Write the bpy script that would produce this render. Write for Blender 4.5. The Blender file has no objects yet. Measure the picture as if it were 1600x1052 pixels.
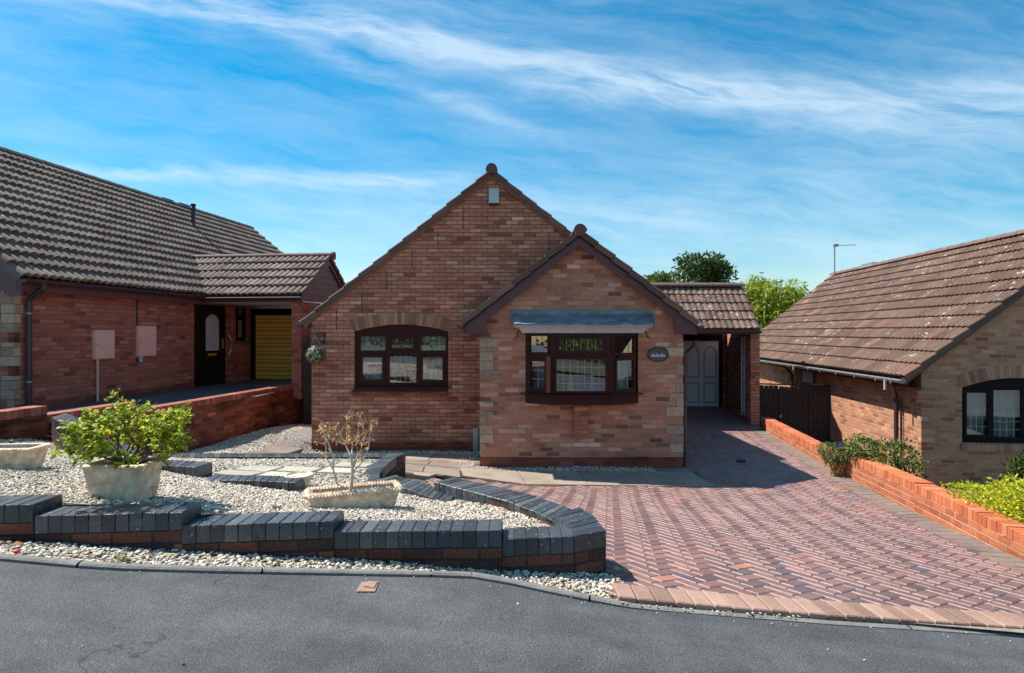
import bpy, math, random
import numpy as np
from mathutils import Vector
from mathutils.geometry import tessellate_polygon
R = math.radians
F = 930.0; HZ = 520.0; CX = 800.0            # focal length in photo pixels, horizon row, centre column
sc = bpy.context.scene
col = sc.collection

# ------------------------------------------------------------------ camera, sky, sun, exposure
cam_d = bpy.data.cameras.new('camera'); cam = bpy.data.objects.new('camera', cam_d); col.objects.link(cam)
cam.location = (0, 0, 0); cam.rotation_euler = (R(90), 0, 0)
cam_d.sensor_width = 36; cam_d.lens = F/1600*36; cam_d.shift_y = -6/1600; cam_d.clip_end = 3000; cam_d.clip_start = .05
sc.camera = cam
SUN = Vector((-.66, .27, 1.0)).normalized()
elev = math.asin(SUN.z); azim = math.atan2(SUN.x, SUN.y)
sd = bpy.data.lights.new('sun', 'SUN'); so = bpy.data.objects.new('sun', sd); col.objects.link(so)
sd.energy = 4.7; sd.angle = R(.5); sd.color = (1, .95, .87)
so.rotation_euler = SUN.to_track_quat('Z', 'Y').to_euler(); so.location = (-20, 10, 25)
sc.view_settings.view_transform = 'Standard'; sc.view_settings.look = 'None'
sc.view_settings.exposure = 0.70; sc.view_settings.gamma = 1
try: sc.view_settings.use_curve_mapping = False
except Exception: pass

class NT:
    """small helper round a node tree"""
    def __init__(s, tree): s.t = tree; s.n = tree.nodes; s.l = tree.links
    def new(s, typ, **kw):
        n = s.n.new(typ)
        for k, v in kw.items(): setattr(n, k, v)
        return n
    def put(s, sock, v):
        if hasattr(v, 'links') or isinstance(v, bpy.types.NodeSocket): s.l.new(v, sock)
        elif v is not None:
            try: sock.default_value = v
            except Exception: sock.default_value = (*v, 1)
    def m(s, op, a, b=None, c=None):
        n = s.new('ShaderNodeMath', operation=op); s.put(n.inputs[0], a)
        if b is not None: s.put(n.inputs[1], b)
        if c is not None: s.put(n.inputs[2], c)
        return n.outputs[0]
    def ramp(s, f, stops, interp='LINEAR'):
        n = s.new('ShaderNodeValToRGB'); e = n.color_ramp; e.interpolation = interp
        while len(e.elements) < len(stops): e.elements.new(.5)
        for x, (p, c) in zip(e.elements, stops):
            x.position = p; x.color = (*c, 1) if not isinstance(c, (int, float)) else (c, c, c, 1)
        s.put(n.inputs[0], f); return n.outputs[0]
    def mix(s, f, a, b, mode='MIX'):
        n = s.new('ShaderNodeMix', data_type='RGBA', blend_type=mode)
        s.put(n.inputs[0], f); s.put(n.inputs[6], a); s.put(n.inputs[7], b); return n.outputs[2]
    def noise(s, vec, scale, detail=3, rough=.55, dist=0):
        n = s.new('ShaderNodeTexNoise'); n.inputs['Scale'].default_value = scale
        n.inputs['Detail'].default_value = detail; n.inputs['Roughness'].default_value = rough
        n.inputs['Distortion'].default_value = dist
        if vec is not None: s.put(n.inputs['Vector'], vec)
        return n.outputs['Fac']
    def xyz(s, x, y, z=0):
        n = s.new('ShaderNodeCombineXYZ'); s.put(n.inputs[0], x); s.put(n.inputs[1], y); s.put(n.inputs[2], z); return n.outputs[0]
    def sep(s, v):
        n = s.new('ShaderNodeSeparateXYZ'); s.put(n.inputs[0], v); return n.outputs
    def coord(s, k='Object'): return s.new('ShaderNodeTexCoord').outputs[k]
    def pos(s): return s.new('ShaderNodeNewGeometry').outputs['Position']
    def attr(s, name='rnd'): return s.new('ShaderNodeAttribute', attribute_name=name).outputs['Fac']
    def white(s, v):
        n = s.new('ShaderNodeTexWhiteNoise', noise_dimensions='3D'); s.put(n.inputs[0], v); return n.outputs[0]

W = bpy.data.worlds.new('World'); sc.world = W; W.use_nodes = True
nt = NT(W.node_tree); bg = nt.n['Background']
sky = nt.new('ShaderNodeTexSky', sky_type='NISHITA', sun_disc=False)
sky.sun_elevation = elev; sky.sun_rotation = azim; sky.altitude = 100; sky.air_density = 1.15; sky.dust_density = .35; sky.ozone_density = 3.2
hs = nt.new('ShaderNodeHueSaturation'); hs.inputs['Saturation'].default_value = 1.58; hs.inputs['Hue'].default_value = .484; hs.inputs['Value'].default_value = .82
nt.put(hs.inputs['Color'], sky.outputs[0])
x, y, z = nt.sep(nt.coord('Generated'))
ya = nt.m('ADD', nt.m('ABSOLUTE', y), .06)
tx = nt.m('DIVIDE', x, ya); tz = nt.m('DIVIDE', z, ya)
warp = nt.noise(nt.xyz(nt.m('MULTIPLY', tx, 1.6), nt.m('MULTIPLY', tz, 3.5), 3.1), 1.6, 4, .6)
wz = nt.m('MULTIPLY_ADD', warp, .09, nt.m('MULTIPLY_ADD', tx, .15, tz))       # rows that fall gently to the right
st1 = nt.noise(nt.xyz(nt.m('MULTIPLY', tx, 1.5), nt.m('MULTIPLY', wz, 11), 1.7), 1.5, 8, .60, .12)
st2 = nt.noise(nt.xyz(nt.m('MULTIPLY', tx, 4), nt.m('MULTIPLY', wz, 22), 8.2), 1.7, 7, .66, .15)
soft = nt.noise(nt.xyz(nt.m('MULTIPLY', tx, 1.2), nt.m('MULTIPLY', tz, 3), 5.2), 1.5, 4, .5)
def band(c, slope, w, x0, x1, xs):                                             # a long soft cloud bank in the sky
    dz = nt.m('SUBTRACT', tz, nt.m('MULTIPLY_ADD', tx, slope, c))
    dz = nt.m('ADD', dz, nt.m('MULTIPLY_ADD', warp, .06, -.03))
    g = nt.m('POWER', 2.718, nt.m('MULTIPLY', nt.m('POWER', nt.m('DIVIDE', dz, w), 2), -1))
    cxm = (x0+x1)/2
    e = nt.m('POWER', 2.718, nt.m('MULTIPLY', nt.m('POWER', nt.m('ABSOLUTE', nt.m('DIVIDE', nt.m('SUBTRACT', tx, cxm), (x1-x0)/2+xs)), 4), -1))
    return nt.m('MULTIPLY', g, e)
b1 = band(.430, -.155, .028, -.9, .36, .04)
b1b = band(.385, -.02, .022, .05, .42, .05)
b2 = band(.34, .02, .06, .5, 1.1, .1)
b3 = band(.237, -.03, .014, -.72, -.1, .05)
b4 = band(.335, -.34, .012, -.35, .05, .05)
b5 = band(.52, -.12, .07, -.9, -.15, .1)
b6 = band(.12, 0, .10, -1.4, 1.6, .4)
b7 = band(.20, .02, .05, -.25, .9, .1)
def sc_(a, k): return nt.m('MULTIPLY', a, k)
bands = nt.m('ADD', nt.m('ADD', nt.m('ADD', sc_(b1, .8), sc_(b1b, .8)), nt.m('ADD', sc_(b2, .62), sc_(b3, .75))), nt.m('ADD', nt.m('ADD', sc_(b4, .5), sc_(b5, .5)), nt.m('ADD', sc_(b6, .22), sc_(b7, .2))))
tex = nt.m('MULTIPLY_ADD', nt.m('MULTIPLY_ADD', st1, .55, sc_(st2, .45)), 4.2, -1.62)
tex = nt.m('MAXIMUM', nt.m('MINIMUM', tex, 1.0), 0.0)
cl = nt.m('MULTIPLY', nt.m('ADD', bands, .27), nt.m('MULTIPLY_ADD', tex, .85, .12))
cl = nt.m('ADD', cl, nt.m('MULTIPLY', nt.m('MAXIMUM', nt.m('SUBTRACT', soft, .42), 0), .55))
cl = nt.m('MULTIPLY', cl, nt.m('MINIMUM', nt.m('MULTIPLY', nt.m('MAXIMUM', tz, 0), 12), 1))
cl = nt.m('MINIMUM', nt.m('MULTIPLY', cl, .66), .6)
skycol = nt.mix(cl, hs.outputs[0], (5.2, 6.0, 6.6, 1))
nt.put(bg.inputs[0], skycol); bg.inputs[1].default_value = .108

# ------------------------------------------------------------------ materials
MATS = {}
def mat(name, build):
    m_ = bpy.data.materials.new(name); m_.use_nodes = True
    t = NT(m_.node_tree); p = t.n['Principled BSDF']; build(t, p); MATS[name] = m_; return m_
def bump(t, p, h, dist=.01, st=1.0):
    b = t.new('ShaderNodeBump'); b.inputs['Distance'].default_value = dist; b.inputs['Strength'].default_value = st
    t.put(b.inputs['Height'], h); t.l.new(b.outputs[0], p.inputs['Normal'])
def plain(name, c, rough=.6, var=.15, scale=6, metal=0, bmp=0, bscale=40, spec=.5):
    def b(t, p):
        v = t.pos(); n = t.noise(v, scale, 4)
        k = t.ramp(n, [(.25, 1-var), (.75, 1+var)])
        t.put(p.inputs['Base Color'], t.mix(1.0, (*c, 1), k, 'MULTIPLY'))
        p.inputs['Roughness'].default_value = rough; p.inputs['Metallic'].default_value = metal
        p.inputs['Specular IOR Level'].default_value = spec
        if bmp: bump(t, p, t.noise(v, bscale, 4), bmp)
    return mat(name, b)
def brickmat(name, pal, mortar, bw=.225, bh=.075, j=.010, stain=.35, stain_c=(.35, .32, .28), mvar=.2, seed=0., hi=.12):
    """stretcher bond worked out from metres in the UV map, one random colour for each brick"""
    def b(t, p):
        uv = t.new('ShaderNodeUVMap').outputs[0]; u, v, _ = t.sep(uv)
        wob = t.noise(t.xyz(t.m('MULTIPLY', u, 14), t.m('MULTIPLY', v, 14)), 1, 2)
        v2 = t.m('MULTIPLY_ADD', wob, .004, v)
        r_ = t.m('DIVIDE', v2, bh); row = t.m('FLOOR', r_)
        u_ = t.m('ADD', t.m('DIVIDE', t.m('MULTIPLY_ADD', wob, .005, u), bw), t.m('MULTIPLY', t.m('PINGPONG', row, 1.0), .5))
        c_ = t.m('FLOOR', u_); fu = t.m('SUBTRACT', u_, c_); fv = t.m('SUBTRACT', r_, row)
        du = t.m('MULTIPLY', t.m('MINIMUM', fu, t.m('SUBTRACT', 1.0, fu)), bw)
        dv = t.m('MULTIPLY', t.m('MINIMUM', fv, t.m('SUBTRACT', 1.0, fv)), bh)
        e = t.m('MINIMUM', du, dv)
        mask = t.new('ShaderNodeMapRange'); t.put(mask.inputs[0], e); mask.inputs[1].default_value = j/2-.0015; mask.inputs[2].default_value = j/2+.0025
        mk = mask.outputs[0]
        rnd = t.white(t.xyz(c_, row, seed)); rnd2 = t.white(t.xyz(row, c_, seed+7.3))
        cc = t.ramp(rnd, pal)
        fine = t.noise(t.xyz(u, v), 55, 4, .65)
        cc = t.mix(1.0, cc, t.ramp(fine, [(.28, .58), (.75, 1.36)]), 'MULTIPLY')
        cc = t.mix(1.0, cc, t.ramp(rnd2, [(0, 1-hi), (.9, 1.0), (1, 1+hi*1.6)]), 'MULTIPLY')
        mm = t.mix(t.noise(t.xyz(u, v), 9, 3), (*mortar, 1), tuple(x*(1-mvar*2) for x in mortar)+(1,))
        cc = t.mix(mk, mm, cc)
        s1 = t.noise(t.xyz(u, v, 2), .9, 5, .6); s2 = t.noise(t.xyz(t.m('MULTIPLY', u, .6), t.m('MULTIPLY', v, 2.4), 5), 2.2, 4, .6)
        sm = t.m('MULTIPLY', t.ramp(t.m('MULTIPLY', t.m('ADD', s1, s2), .5), [(.46, 0.), (.62, 1.)]), stain)
        cc = t.mix(sm, cc, t.mix(1.0, cc, (*stain_c, 1), 'MULTIPLY'))
        t.put(p.inputs['Base Color'], cc); p.inputs['Roughness'].default_value = .88; p.inputs['Specular IOR Level'].default_value = .25
        h = t.m('ADD', t.m('MULTIPLY', mk, .8), t.m('ADD', t.m('MULTIPLY', fine, .35), t.m('MULTIPLY', rnd, .15)))
        bump(t, p, h, .009)
    return mat(name, b)
P1 = [(0, (.30, .105, .065)), (.06, (.42, .155, .095)), (.2, (.56, .215, .135)), (.55, (.62, .25, .158)), (.85, (.66, .285, .182)), (.96, (.71, .36, .24)), (1, (.74, .46, .32))]
brickmat('house_brick', P1, (.24, .15, .105), stain=.6, stain_c=(.56, .48, .42), hi=.16)
brickmat('wing_brick', [(0, (.24, .095, .06)), (.05, (.38, .145, .09)), (.14, (.55, .215, .135)), (.5, (.61, .248, .158)), (.85, (.65, .28, .18)), (.95, (.70, .37, .245)), (1, (.72, .46, .32))], (.58, .40, .29), stain=.5, stain_c=(.62, .55, .48), seed=3, hi=.2)
brickmat('left_brick', [(0, (0.258, 0.071, 0.045)), (.15, (0.426, 0.128, 0.082)), (.6, (0.482, 0.152, 0.102)), (.9, (0.526, 0.181, 0.120)), (1, (0.582, 0.252, 0.162))], (.38, .19, .14), stain=.3, stain_c=(.7, .65, .6), seed=5)
brickmat('right_brick', [(0, (0.337, 0.117, 0.067)), (.12, (0.469, 0.184, 0.101)), (.5, (0.530, 0.243, 0.138)), (.85, (0.571, 0.270, 0.159)), (1, (0.612, 0.324, 0.198))], (.62, .46, .34), stain=.35, stain_c=(.7, .66, .6), seed=9)
brickmat('plinth_brick', [(0, (.20, .05, .035)), (.5, (.30, .075, .045)), (1, (.38, .11, .065))], (.26, .17, .13), stain=.7, stain_c=(.45, .42, .40), seed=2)
brickmat('dark_brick', [(0, (0.085, 0.048, 0.039)), (.5, (0.145, 0.063, 0.047)), (.85, (0.221, 0.081, 0.055)), (1, (0.442, 0.154, 0.098))], (.07, .056, .048), stain=.9, stain_c=(.32, .31, .30), seed=12)
brickmat('red_wall_brick', [(0, (.22, .055, .030)), (.4, (.34, .085, .045)), (1, (.44, .13, .07))], (.20, .12, .09), stain=1.2, stain_c=(.16, .15, .15), seed=14, hi=.3)
brickmat('orange_wall_brick', [(0, (0.440, 0.115, 0.048)), (.5, (0.528, 0.152, 0.063)), (1, (0.598, 0.202, 0.090))], (.66, .54, .42), stain=.5, stain_c=(.5, .45, .4), seed=21, mvar=.2, j=.009)
def rndmat(name, pal, rough=.6, bmp=.003, bscale=70, spec=.4, spots=None, stain=.4, fine=.2, hrough=None):
    def b(t, p):
        v = t.pos(); r_ = t.attr(); c = t.ramp(r_, pal); n = t.noise(v, bscale, 4, .65)
        c = t.mix(1.0, c, t.ramp(n, [(.25, 1-fine), (.8, 1+fine)]), 'MULTIPLY')
        if name == 'blue_brick': c = t.mix(t.m('MULTIPLY', t.ramp(t.noise(v, 7, 5, .7), [(.56, 0.), (.70, 1.)]), .35), c, (.26, .25, .22, 1))
        n2 = t.noise(v, 2.1, 5, .6)
        c = t.mix(t.m('MULTIPLY', t.ramp(n2, [(.45, 0.), (.7, 1.)]), stain), c, t.mix(1.0, c, (.62, .58, .52, 1), 'MULTIPLY'))
        if spots:
            n3 = t.noise(v, spots[1], 2, .4); c = t.mix(t.ramp(n3, [(spots[2], 0.), (spots[2]+.02, 1.)]), c, (*spots[0], 1))
        t.put(p.inputs['Base Color'], c); p.inputs['Roughness'].default_value = rough; p.inputs['Specular IOR Level'].default_value = spec
        if bmp: bump(t, p, n, bmp)
    return mat(name, b)
rndmat('blue_brick', [(0, (.036, .043, .052)), (.5, (.060, .070, .083)), (.9, (.092, .104, .115)), (1, (.12, .123, .12))], rough=.36, spec=.6, spots=((.30, .30, .28), 40, .70), stain=.7, fine=.4)
rndmat('orange_coping', [(0, (0.450, 0.117, 0.047)), (.5, (0.540, 0.155, 0.062)), (1, (0.630, 0.216, 0.097))], rough=.8)
rndmat('red_coping', [(0, (.26, .07, .045)), (.5, (.36, .10, .06)), (1, (.46, .17, .11))], rough=.85)
rndmat('paver', [(0, (0.135, 0.095, 0.103)), (.12, (0.184, 0.107, 0.103)), (.4, (0.225, 0.120, 0.107)), (.7, (0.257, 0.133, 0.115)), (.95, (0.288, 0.146, 0.120)), (.99, (0.387, 0.163, 0.120)), (1, (0.450, 0.189, 0.129))], rough=.58, spec=.45, stain=.95, fine=.3, bscale=60)
rndmat('border_paver', [(0, (.19, .145, .12)), (.5, (.26, .19, .155)), (1, (.34, .24, .19))], rough=.9, stain=.6)
rndmat('soldier_paver', [(0, (.27, .165, .125)), (.5, (.37, .22, .165)), (1, (.46, .30, .23))], rough=.85, stain=.5, bmp=.005)
rndmat('flag', [(0, (.23, .175, .135)), (.5, (.32, .25, .195)), (1, (.40, .32, .25))], rough=.85, bscale=45, stain=.8, fine=.3)
rndmat('cream_slab', [(0, (0.400, 0.359, 0.289)), (1, (0.544, 0.491, 0.403))], rough=.85, bscale=45)
rndmat('pebble', [(0, (0.130, 0.112, 0.092)), (.08, (0.320, 0.262, 0.202)), (.25, (0.580, 0.485, 0.368)), (.45, (0.740, 0.669, 0.543)), (.6, (0.620, 0.446, 0.276)), (.75, (0.840, 0.766, 0.644)), (.9, (0.500, 0.475, 0.432)), (1, (0.880, 0.825, 0.718))], rough=.7, bmp=0, stain=.5)
rndmat('quoin_stone', [(0, (.34, .225, .155)), (.5, (.48, .33, .23)), (.85, (.56, .40, .29)), (1, (.62, .40, .26))], rough=.9, bmp=.012, bscale=30, stain=.6, fine=.35)
rndmat('voussoir', [(0, (0.253, 0.120, 0.078)), (.5, (0.414, 0.205, 0.133)), (1, (0.529, 0.290, 0.184))], rough=.88, bmp=.006)
def tilemat(name, pal, lich, seed=0., thr=.70):
    def b(t, p):
        uv = t.new('ShaderNodeUVMap').outputs[0]; u, v, _ = t.sep(uv)
        r_ = t.white(t.xyz(t.m('FLOOR', t.m('DIVIDE', u, .3)), t.m('FLOOR', t.m('DIVIDE', v, .33)), seed))
        c = t.ramp(r_, pal); w = t.xyz(u, v, seed)
        n = t.noise(w, 60, 4, .7); c = t.mix(1.0, c, t.ramp(n, [(.25, .72), (.8, 1.3)]), 'MULTIPLY')
        n4 = t.noise(w, 1.3, 5, .6); c = t.mix(1.0, c, t.ramp(n4, [(.3, .82), (.7, 1.15)]), 'MULTIPLY')
        n2 = t.noise(w, 6.5, 2, .3); n3 = t.noise(w, 30, 3, .5)
        mk = t.m('MULTIPLY', t.ramp(n2, [(thr-.07, 0.), (thr, 1.)]), t.ramp(n3, [(.5, 0.), (.56, 1.)]))
        mk2 = t.ramp(t.noise(w, 21, 1, .3), [(thr+.03, 0.), (thr+.05, 1.)])
        big = t.ramp(t.noise(w, .8, 3, .6), [(.42, .12), (.60, 1.)]); mk = t.m('MULTIPLY', mk, big); mk2 = t.m('MULTIPLY', mk2, big)
        c = t.mix(t.m('MULTIPLY', t.ramp(t.noise(w, 3.3, 5, .7), [(.5, 0.), (.68, 1.)]), .16), c, (lich[0]*.45, lich[1]*.42, lich[2]*.36, 1))
        c = t.mix(t.m('MAXIMUM', mk, mk2), c, (*lich, 1))
        t.put(p.inputs['Base Color'], c); p.inputs['Roughness'].default_value = .85; p.inputs['Specular IOR Level'].default_value = .3
        bump(t, p, n, .004)
    return mat(name, b)
tilemat('grey_tile', [(0, (0.140, 0.100, 0.081)), (.6, (0.188, 0.137, 0.112)), (1, (0.232, 0.174, 0.144))], (.52, .50, .46), 1, .74)
tilemat('brown_tile', [(0, (0.101, 0.056, 0.040)), (.5, (0.133, 0.076, 0.055)), (.93, (0.156, 0.092, 0.067)), (1, (0.221, 0.108, 0.070))], (.58, .53, .46), 2, .69)
tilemat('carport_tile', [(0, (0.123, 0.069, 0.052)), (.6, (0.180, 0.109, 0.083)), (1, (0.237, 0.147, 0.113))], (.66, .62, .56), 4, .68)
tilemat('house_tile', [(0, (.12, .062, .050)), (.6, (.165, .092, .074)), (1, (.21, .125, .10))], (.45, .40, .34), 6, .78)
plain('maroon_paint', (.105, .036, .040), .45, .12)
plain('ridge_tile', (.17, .098, .080), .8, .3, 9, bmp=.004)
plain('ridge_end', (.15, .062, .052), .75, .25, 14, bmp=.003)
plain('grey_ridge', (.17, .155, .14), .8, .2, 9, bmp=.004)
plain('mahogany', (.045, .009, .007), .5, .2, 5, spec=.2)
plain('mahogany_sunlit', (.16, .040, .022), .35, .2, 5)  # lighter copy of mahogany; sunlight on the open sash is in its colour
plain('black_frame', (.012, .008, .008), .6, .2, 5, spec=.12)
plain('black_plastic', (.016, .013, .016), .4, .1)
plain('brown_gutter', (.060, .030, .036), .38, .15)
plain('grey_gutter', (.28, .27, .27), .35, .15)
plain('lead', (.20, .235, .27), .55, .5, 5, .25, .012, 9)
plain('cornice', (.47, .45, .47), .5, .15, 9)
plain('white_paint', (.80, .80, .79), .45, .04)
plain('garage_white', (.90, .91, .92), .5, .04)
plain('garage_yellow', (.90, .44, .07), .55, .1, 3)
plain('undercloak', (.26, .125, .085), .9, .25, 10, bmp=.006)
plain('timber_dark', (.045, .022, .016), .75, .35, 9, bmp=.004, bscale=25)
plain('meter_pink', (.86, .46, .37), .5, .06)
plain('alarm_grey', (.42, .44, .46), .3, .1, 10, .3)
plain('plaque_metal', (.10, .085, .085), .5, .5, 30, .3, .006, 40)
plain('terracotta_cream', (.80, .60, .43), .9, .42, 16, bmp=.02, bscale=38)
plain('soil', (.10, .060, .035), .95, .4, 25, bmp=.02, bscale=50)
plain('bark', (.16, .125, .10), .9, .3, 30, bmp=.006)
plain('pale_twig', (.58, .49, .37), .85, .3, 30)
plain('dark_twig', (.12, .085, .065), .85, .3, 30)
plain('curtain_net', (.86, .88, .86), .9, .05)
plain('curtain_grey', (.5, .52, .55), .9, .1)
plain('interior', (.16, .14, .12), .9, .1)
plain('interior_dark', (.03, .028, .026), .9, .1)
plain('leading', (.50, .50, .48), .5, .1, metal=.3)
plain('glass_green', (.008, .030, .018), .3, .1)
plain('glass_red', (.12, .02, .04), .3, .1)
plain('vase_green', (.70, .85, .15), .3, .2, 30)
plain('vase_blue', (.04, .42, .95), .3, .2, 30)
plain('porcelain', (.75, .78, .80), .25, .05)
plain('paver_edge_glint', (.31, .205, .185), .6, .3, 30)  # pale worn chamfers, with sun highlights put into the colour
plain('garage_groove_shade', (.42, .20, .035), .7, .2)  # brown that paints the shade between the yellow slats
plain('groove_shade', (.34, .36, .40), .7, .1)  # darker than the door paint: groove shade and dirt put into the colour
plain('sand', (.26, .21, .17), .95, .4, 20)
plain('brass', (.65, .36, .07), .35, .1, metal=.6)
plain('steel_blue', (.30, .36, .43), .35, .15, metal=.3)
plain('lichen_mortar', (.42, .43, .35), .9, .3, 12, bmp=.01)
plain('drain_mat', (.03, .02, .02), .8, .3)
plain('concrete', (.20, .185, .17), .9, .25, 12, bmp=.006, bscale=60)
plain('car_white', (.80, .80, .80), .2, .02)
plain('flower_purple', (.33, .22, .62), .6, .15, 40)
plain('flower_white', (.72, .70, .60), .6, .15, 40)
plain('crimson', (.5, .02, .05), .5, .1, 40)
def glassb(t, p):
    t.n.remove(p); out = t.n['Material Output']
    g = t.new('ShaderNodeBsdfGlossy'); g.inputs['Roughness'].default_value = .015; g.inputs['Color'].default_value = (1, 1, 1, 1)
    tr = t.new('ShaderNodeBsdfTransparent'); tr.inputs['Color'].default_value = (.82, .85, .85, 1)
    lw = t.new('ShaderNodeFresnel'); lw.inputs['IOR'].default_value = 1.9
    b_ = t.new('ShaderNodeBump'); b_.inputs['Distance'].default_value = .002; b_.inputs['Strength'].default_value = .25
    t.put(b_.inputs['Height'], t.noise(t.pos(), 2.2, 2)); t.l.new(b_.outputs[0], g.inputs['Normal'])
    m_ = t.new('ShaderNodeMixShader'); t.put(m_.inputs[0], t.m('ADD', lw.outputs[0], .19)); t.l.new(tr.outputs[0], m_.inputs[1]); t.l.new(g.outputs[0], m_.inputs[2])
    t.l.new(m_.outputs[0], out.inputs[0])
mat('glass', glassb)
def asphb(t, p):
    v = t.pos(); n = t.noise(v, 95, 3, .7); n2 = t.noise(v, .9, 5, .6); n3 = t.noise(v, 6, 5, .6)
    vo = t.new('ShaderNodeTexVoronoi'); vo.inputs['Scale'].default_value = 170; t.put(vo.inputs['Vector'], v)
    c = t.ramp(n, [(.3, (.052, .053, .054)), (.55, (.095, .097, .099)), (.8, (.17, .17, .165))])
    X_, Y_, Z_ = t.sep(v)
    c = t.mix(1.0, c, t.ramp(n2, [(.3, .72), (.7, 1.32)]), 'MULTIPLY'); c = t.mix(1.0, c, t.ramp(n3, [(.3, .84), (.7, 1.16)]), 'MULTIPLY')
    tr_ = t.noise(t.xyz(t.m('MULTIPLY', X_, .35), t.m('MULTIPLY', Y_, 2.6)), 1.3, 3, .5); c = t.mix(1.0, c, t.ramp(tr_, [(.35, .86), (.65, 1.2)]), 'MULTIPLY')
    ed = t.new('ShaderNodeTexVoronoi', feature='DISTANCE_TO_EDGE'); ed.inputs['Scale'].default_value = .55; wv = t.new('ShaderNodeVectorMath', operation='ADD'); t.put(wv.inputs[0], v)
    nv = t.new('ShaderNodeTexNoise'); nv.inputs['Scale'].default_value = 3.5; nv.inputs['Detail'].default_value = 5; t.put(nv.inputs['Vector'], v); sv = t.new('ShaderNodeVectorMath', operation='SCALE'); t.put(sv.inputs[0], nv.outputs['Color']); sv.inputs['Scale'].default_value = .7; t.put(wv.inputs[1], sv.outputs[0]); t.put(ed.inputs['Vector'], wv.outputs[0])
    ck = t.m('MULTIPLY', t.ramp(ed.outputs[0], [(.0, 1.), (.006, 0.)]), t.ramp(t.noise(v, .7, 2), [(.5, 0.), (.58, .75)])); c = t.mix(ck, c, (.02, .02, .02, 1))
    oil = t.ramp(t.noise(v, 1.7, 3, .5), [(.66, 0.), (.74, .6)]); c = t.mix(oil, c, (.045, .043, .04, 1))
    vw = t.new('ShaderNodeTexVoronoi'); vw.inputs['Scale'].default_value = 9; t.put(vw.inputs['Vector'], v)
    c = t.mix(t.ramp(vw.outputs['Distance'], [(.0, 1.), (.035, 0.)]), c, (.42, .41, .38, 1))
    t.put(p.inputs['Base Color'], c); p.inputs['Roughness'].default_value = .82; p.inputs['Specular IOR Level'].default_value = .35
    bump(t, p, t.m('ADD', vo.outputs['Distance'], t.m('MULTIPLY', n3, .5)), .0045)
mat('asphalt', asphb)
def groundb(t, p):
    v = t.pos(); n = t.noise(v, 3, 5, .6); n2 = t.noise(v, 60, 3)
    c = t.ramp(n, [(.35, (.10, .085, .06)), (.6, (.16, .14, .10))]); c = t.mix(1.0, c, t.ramp(n2, [(.3, .6), (.8, 1.3)]), 'MULTIPLY')
    t.put(p.inputs['Base Color'], c); p.inputs['Roughness'].default_value = .95; bump(t, p, n2, .01)
mat('earth', groundb)
def grassb(t, p):
    v = t.pos(); n = t.noise(v, .6, 5, .6); n2 = t.noise(v, 40, 3)
    c = t.ramp(n, [(.35, (.06, .065, .05)), (.6, (.11, .11, .085))]); c = t.mix(1.0, c, t.ramp(n2, [(.3, .6), (.8, 1.3)]), 'MULTIPLY')
    t.put(p.inputs['Base Color'], c); p.inputs['Roughness'].default_value = .95; bump(t, p, n2, .03)
mat('grass', grassb)
def gravelb(t, p):
    v = t.pos(); vo = t.new('ShaderNodeTexVoronoi'); vo.inputs['Scale'].default_value = 55; t.put(vo.inputs['Vector'], v)
    r_ = t.sep(vo.outputs['Color'])[0]
    c = t.ramp(r_, [(0, (.14, .13, .12)), (.3, (.34, .30, .25)), (.6, (.50, .46, .40)), (1, (.62, .60, .55))])
    c = t.mix(1.0, c, t.ramp(vo.outputs['Distance'], [(.25, 1.), (.6, .3)]), 'MULTIPLY')
    t.put(p.inputs['Base Color'], c); p.inputs['Roughness'].default_value = .85
    bump(t, p, t.m('SUBTRACT', 1.0, vo.outputs['Distance']), .012)
mat('gravel_bed', gravelb)
def leafmat(name, pal, trans=.35, rough=.45):
    def b(t, p):
        c = t.ramp(t.attr(), pal); t.put(p.inputs['Base Color'], c); p.inputs['Roughness'].default_value = rough
        p.inputs['Specular IOR Level'].default_value = .35
        tr = t.new('ShaderNodeBsdfTranslucent'); t.put(tr.inputs['Color'], c)
        m_ = t.new('ShaderNodeMixShader'); m_.inputs[0].default_value = trans
        t.l.new(p.outputs[0], m_.inputs[1]); t.l.new(tr.outputs[0], m_.inputs[2]); t.l.new(m_.outputs[0], t.n['Material Output'].inputs[0])
    return mat(name, b)
leafmat('leaf_pot', [(0, (.08, .15, .015)), (.3, (.24, .34, .03)), (.65, (.50, .56, .05)), (.95, (.72, .66, .07)), (1, (.66, .30, .08))], .55)
leafmat('leaf_dead', [(0, (.42, .20, .05)), (.6, (.74, .42, .12)), (1, (.85, .62, .30))], .4, .7)
leafmat('leaf_yellow', [(0, (.14, .22, .015)), (.35, (.42, .48, .02)), (.75, (.72, .70, .03)), (1, (.85, .80, .06))], .5)
leafmat('leaf_dark', [(0, (.025, .05, .012)), (.5, (.08, .13, .022)), (.8, (.20, .26, .04)), (1, (.34, .30, .09))], .4)
leafmat('leaf_tree', [(0, (.030, .055, .014)), (.6, (.065, .115, .024)), (1, (.13, .19, .035))], .25)
leafmat('leaf_willow', [(0, (.16, .21, .02)), (.6, (.32, .40, .035)), (1, (.50, .56, .07))], .45)
leafmat('leaf_fern', [(0, (.04, .09, .03)), (.6, (.10, .17, .05)), (1, (.18, .26, .07))], .3)
leafmat('topiary', [(0, (.04, .055, .02)), (.5, (.13, .15, .07)), (.7, (.5, .48, .38)), (1, (.75, .72, .62))], .2)

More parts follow.
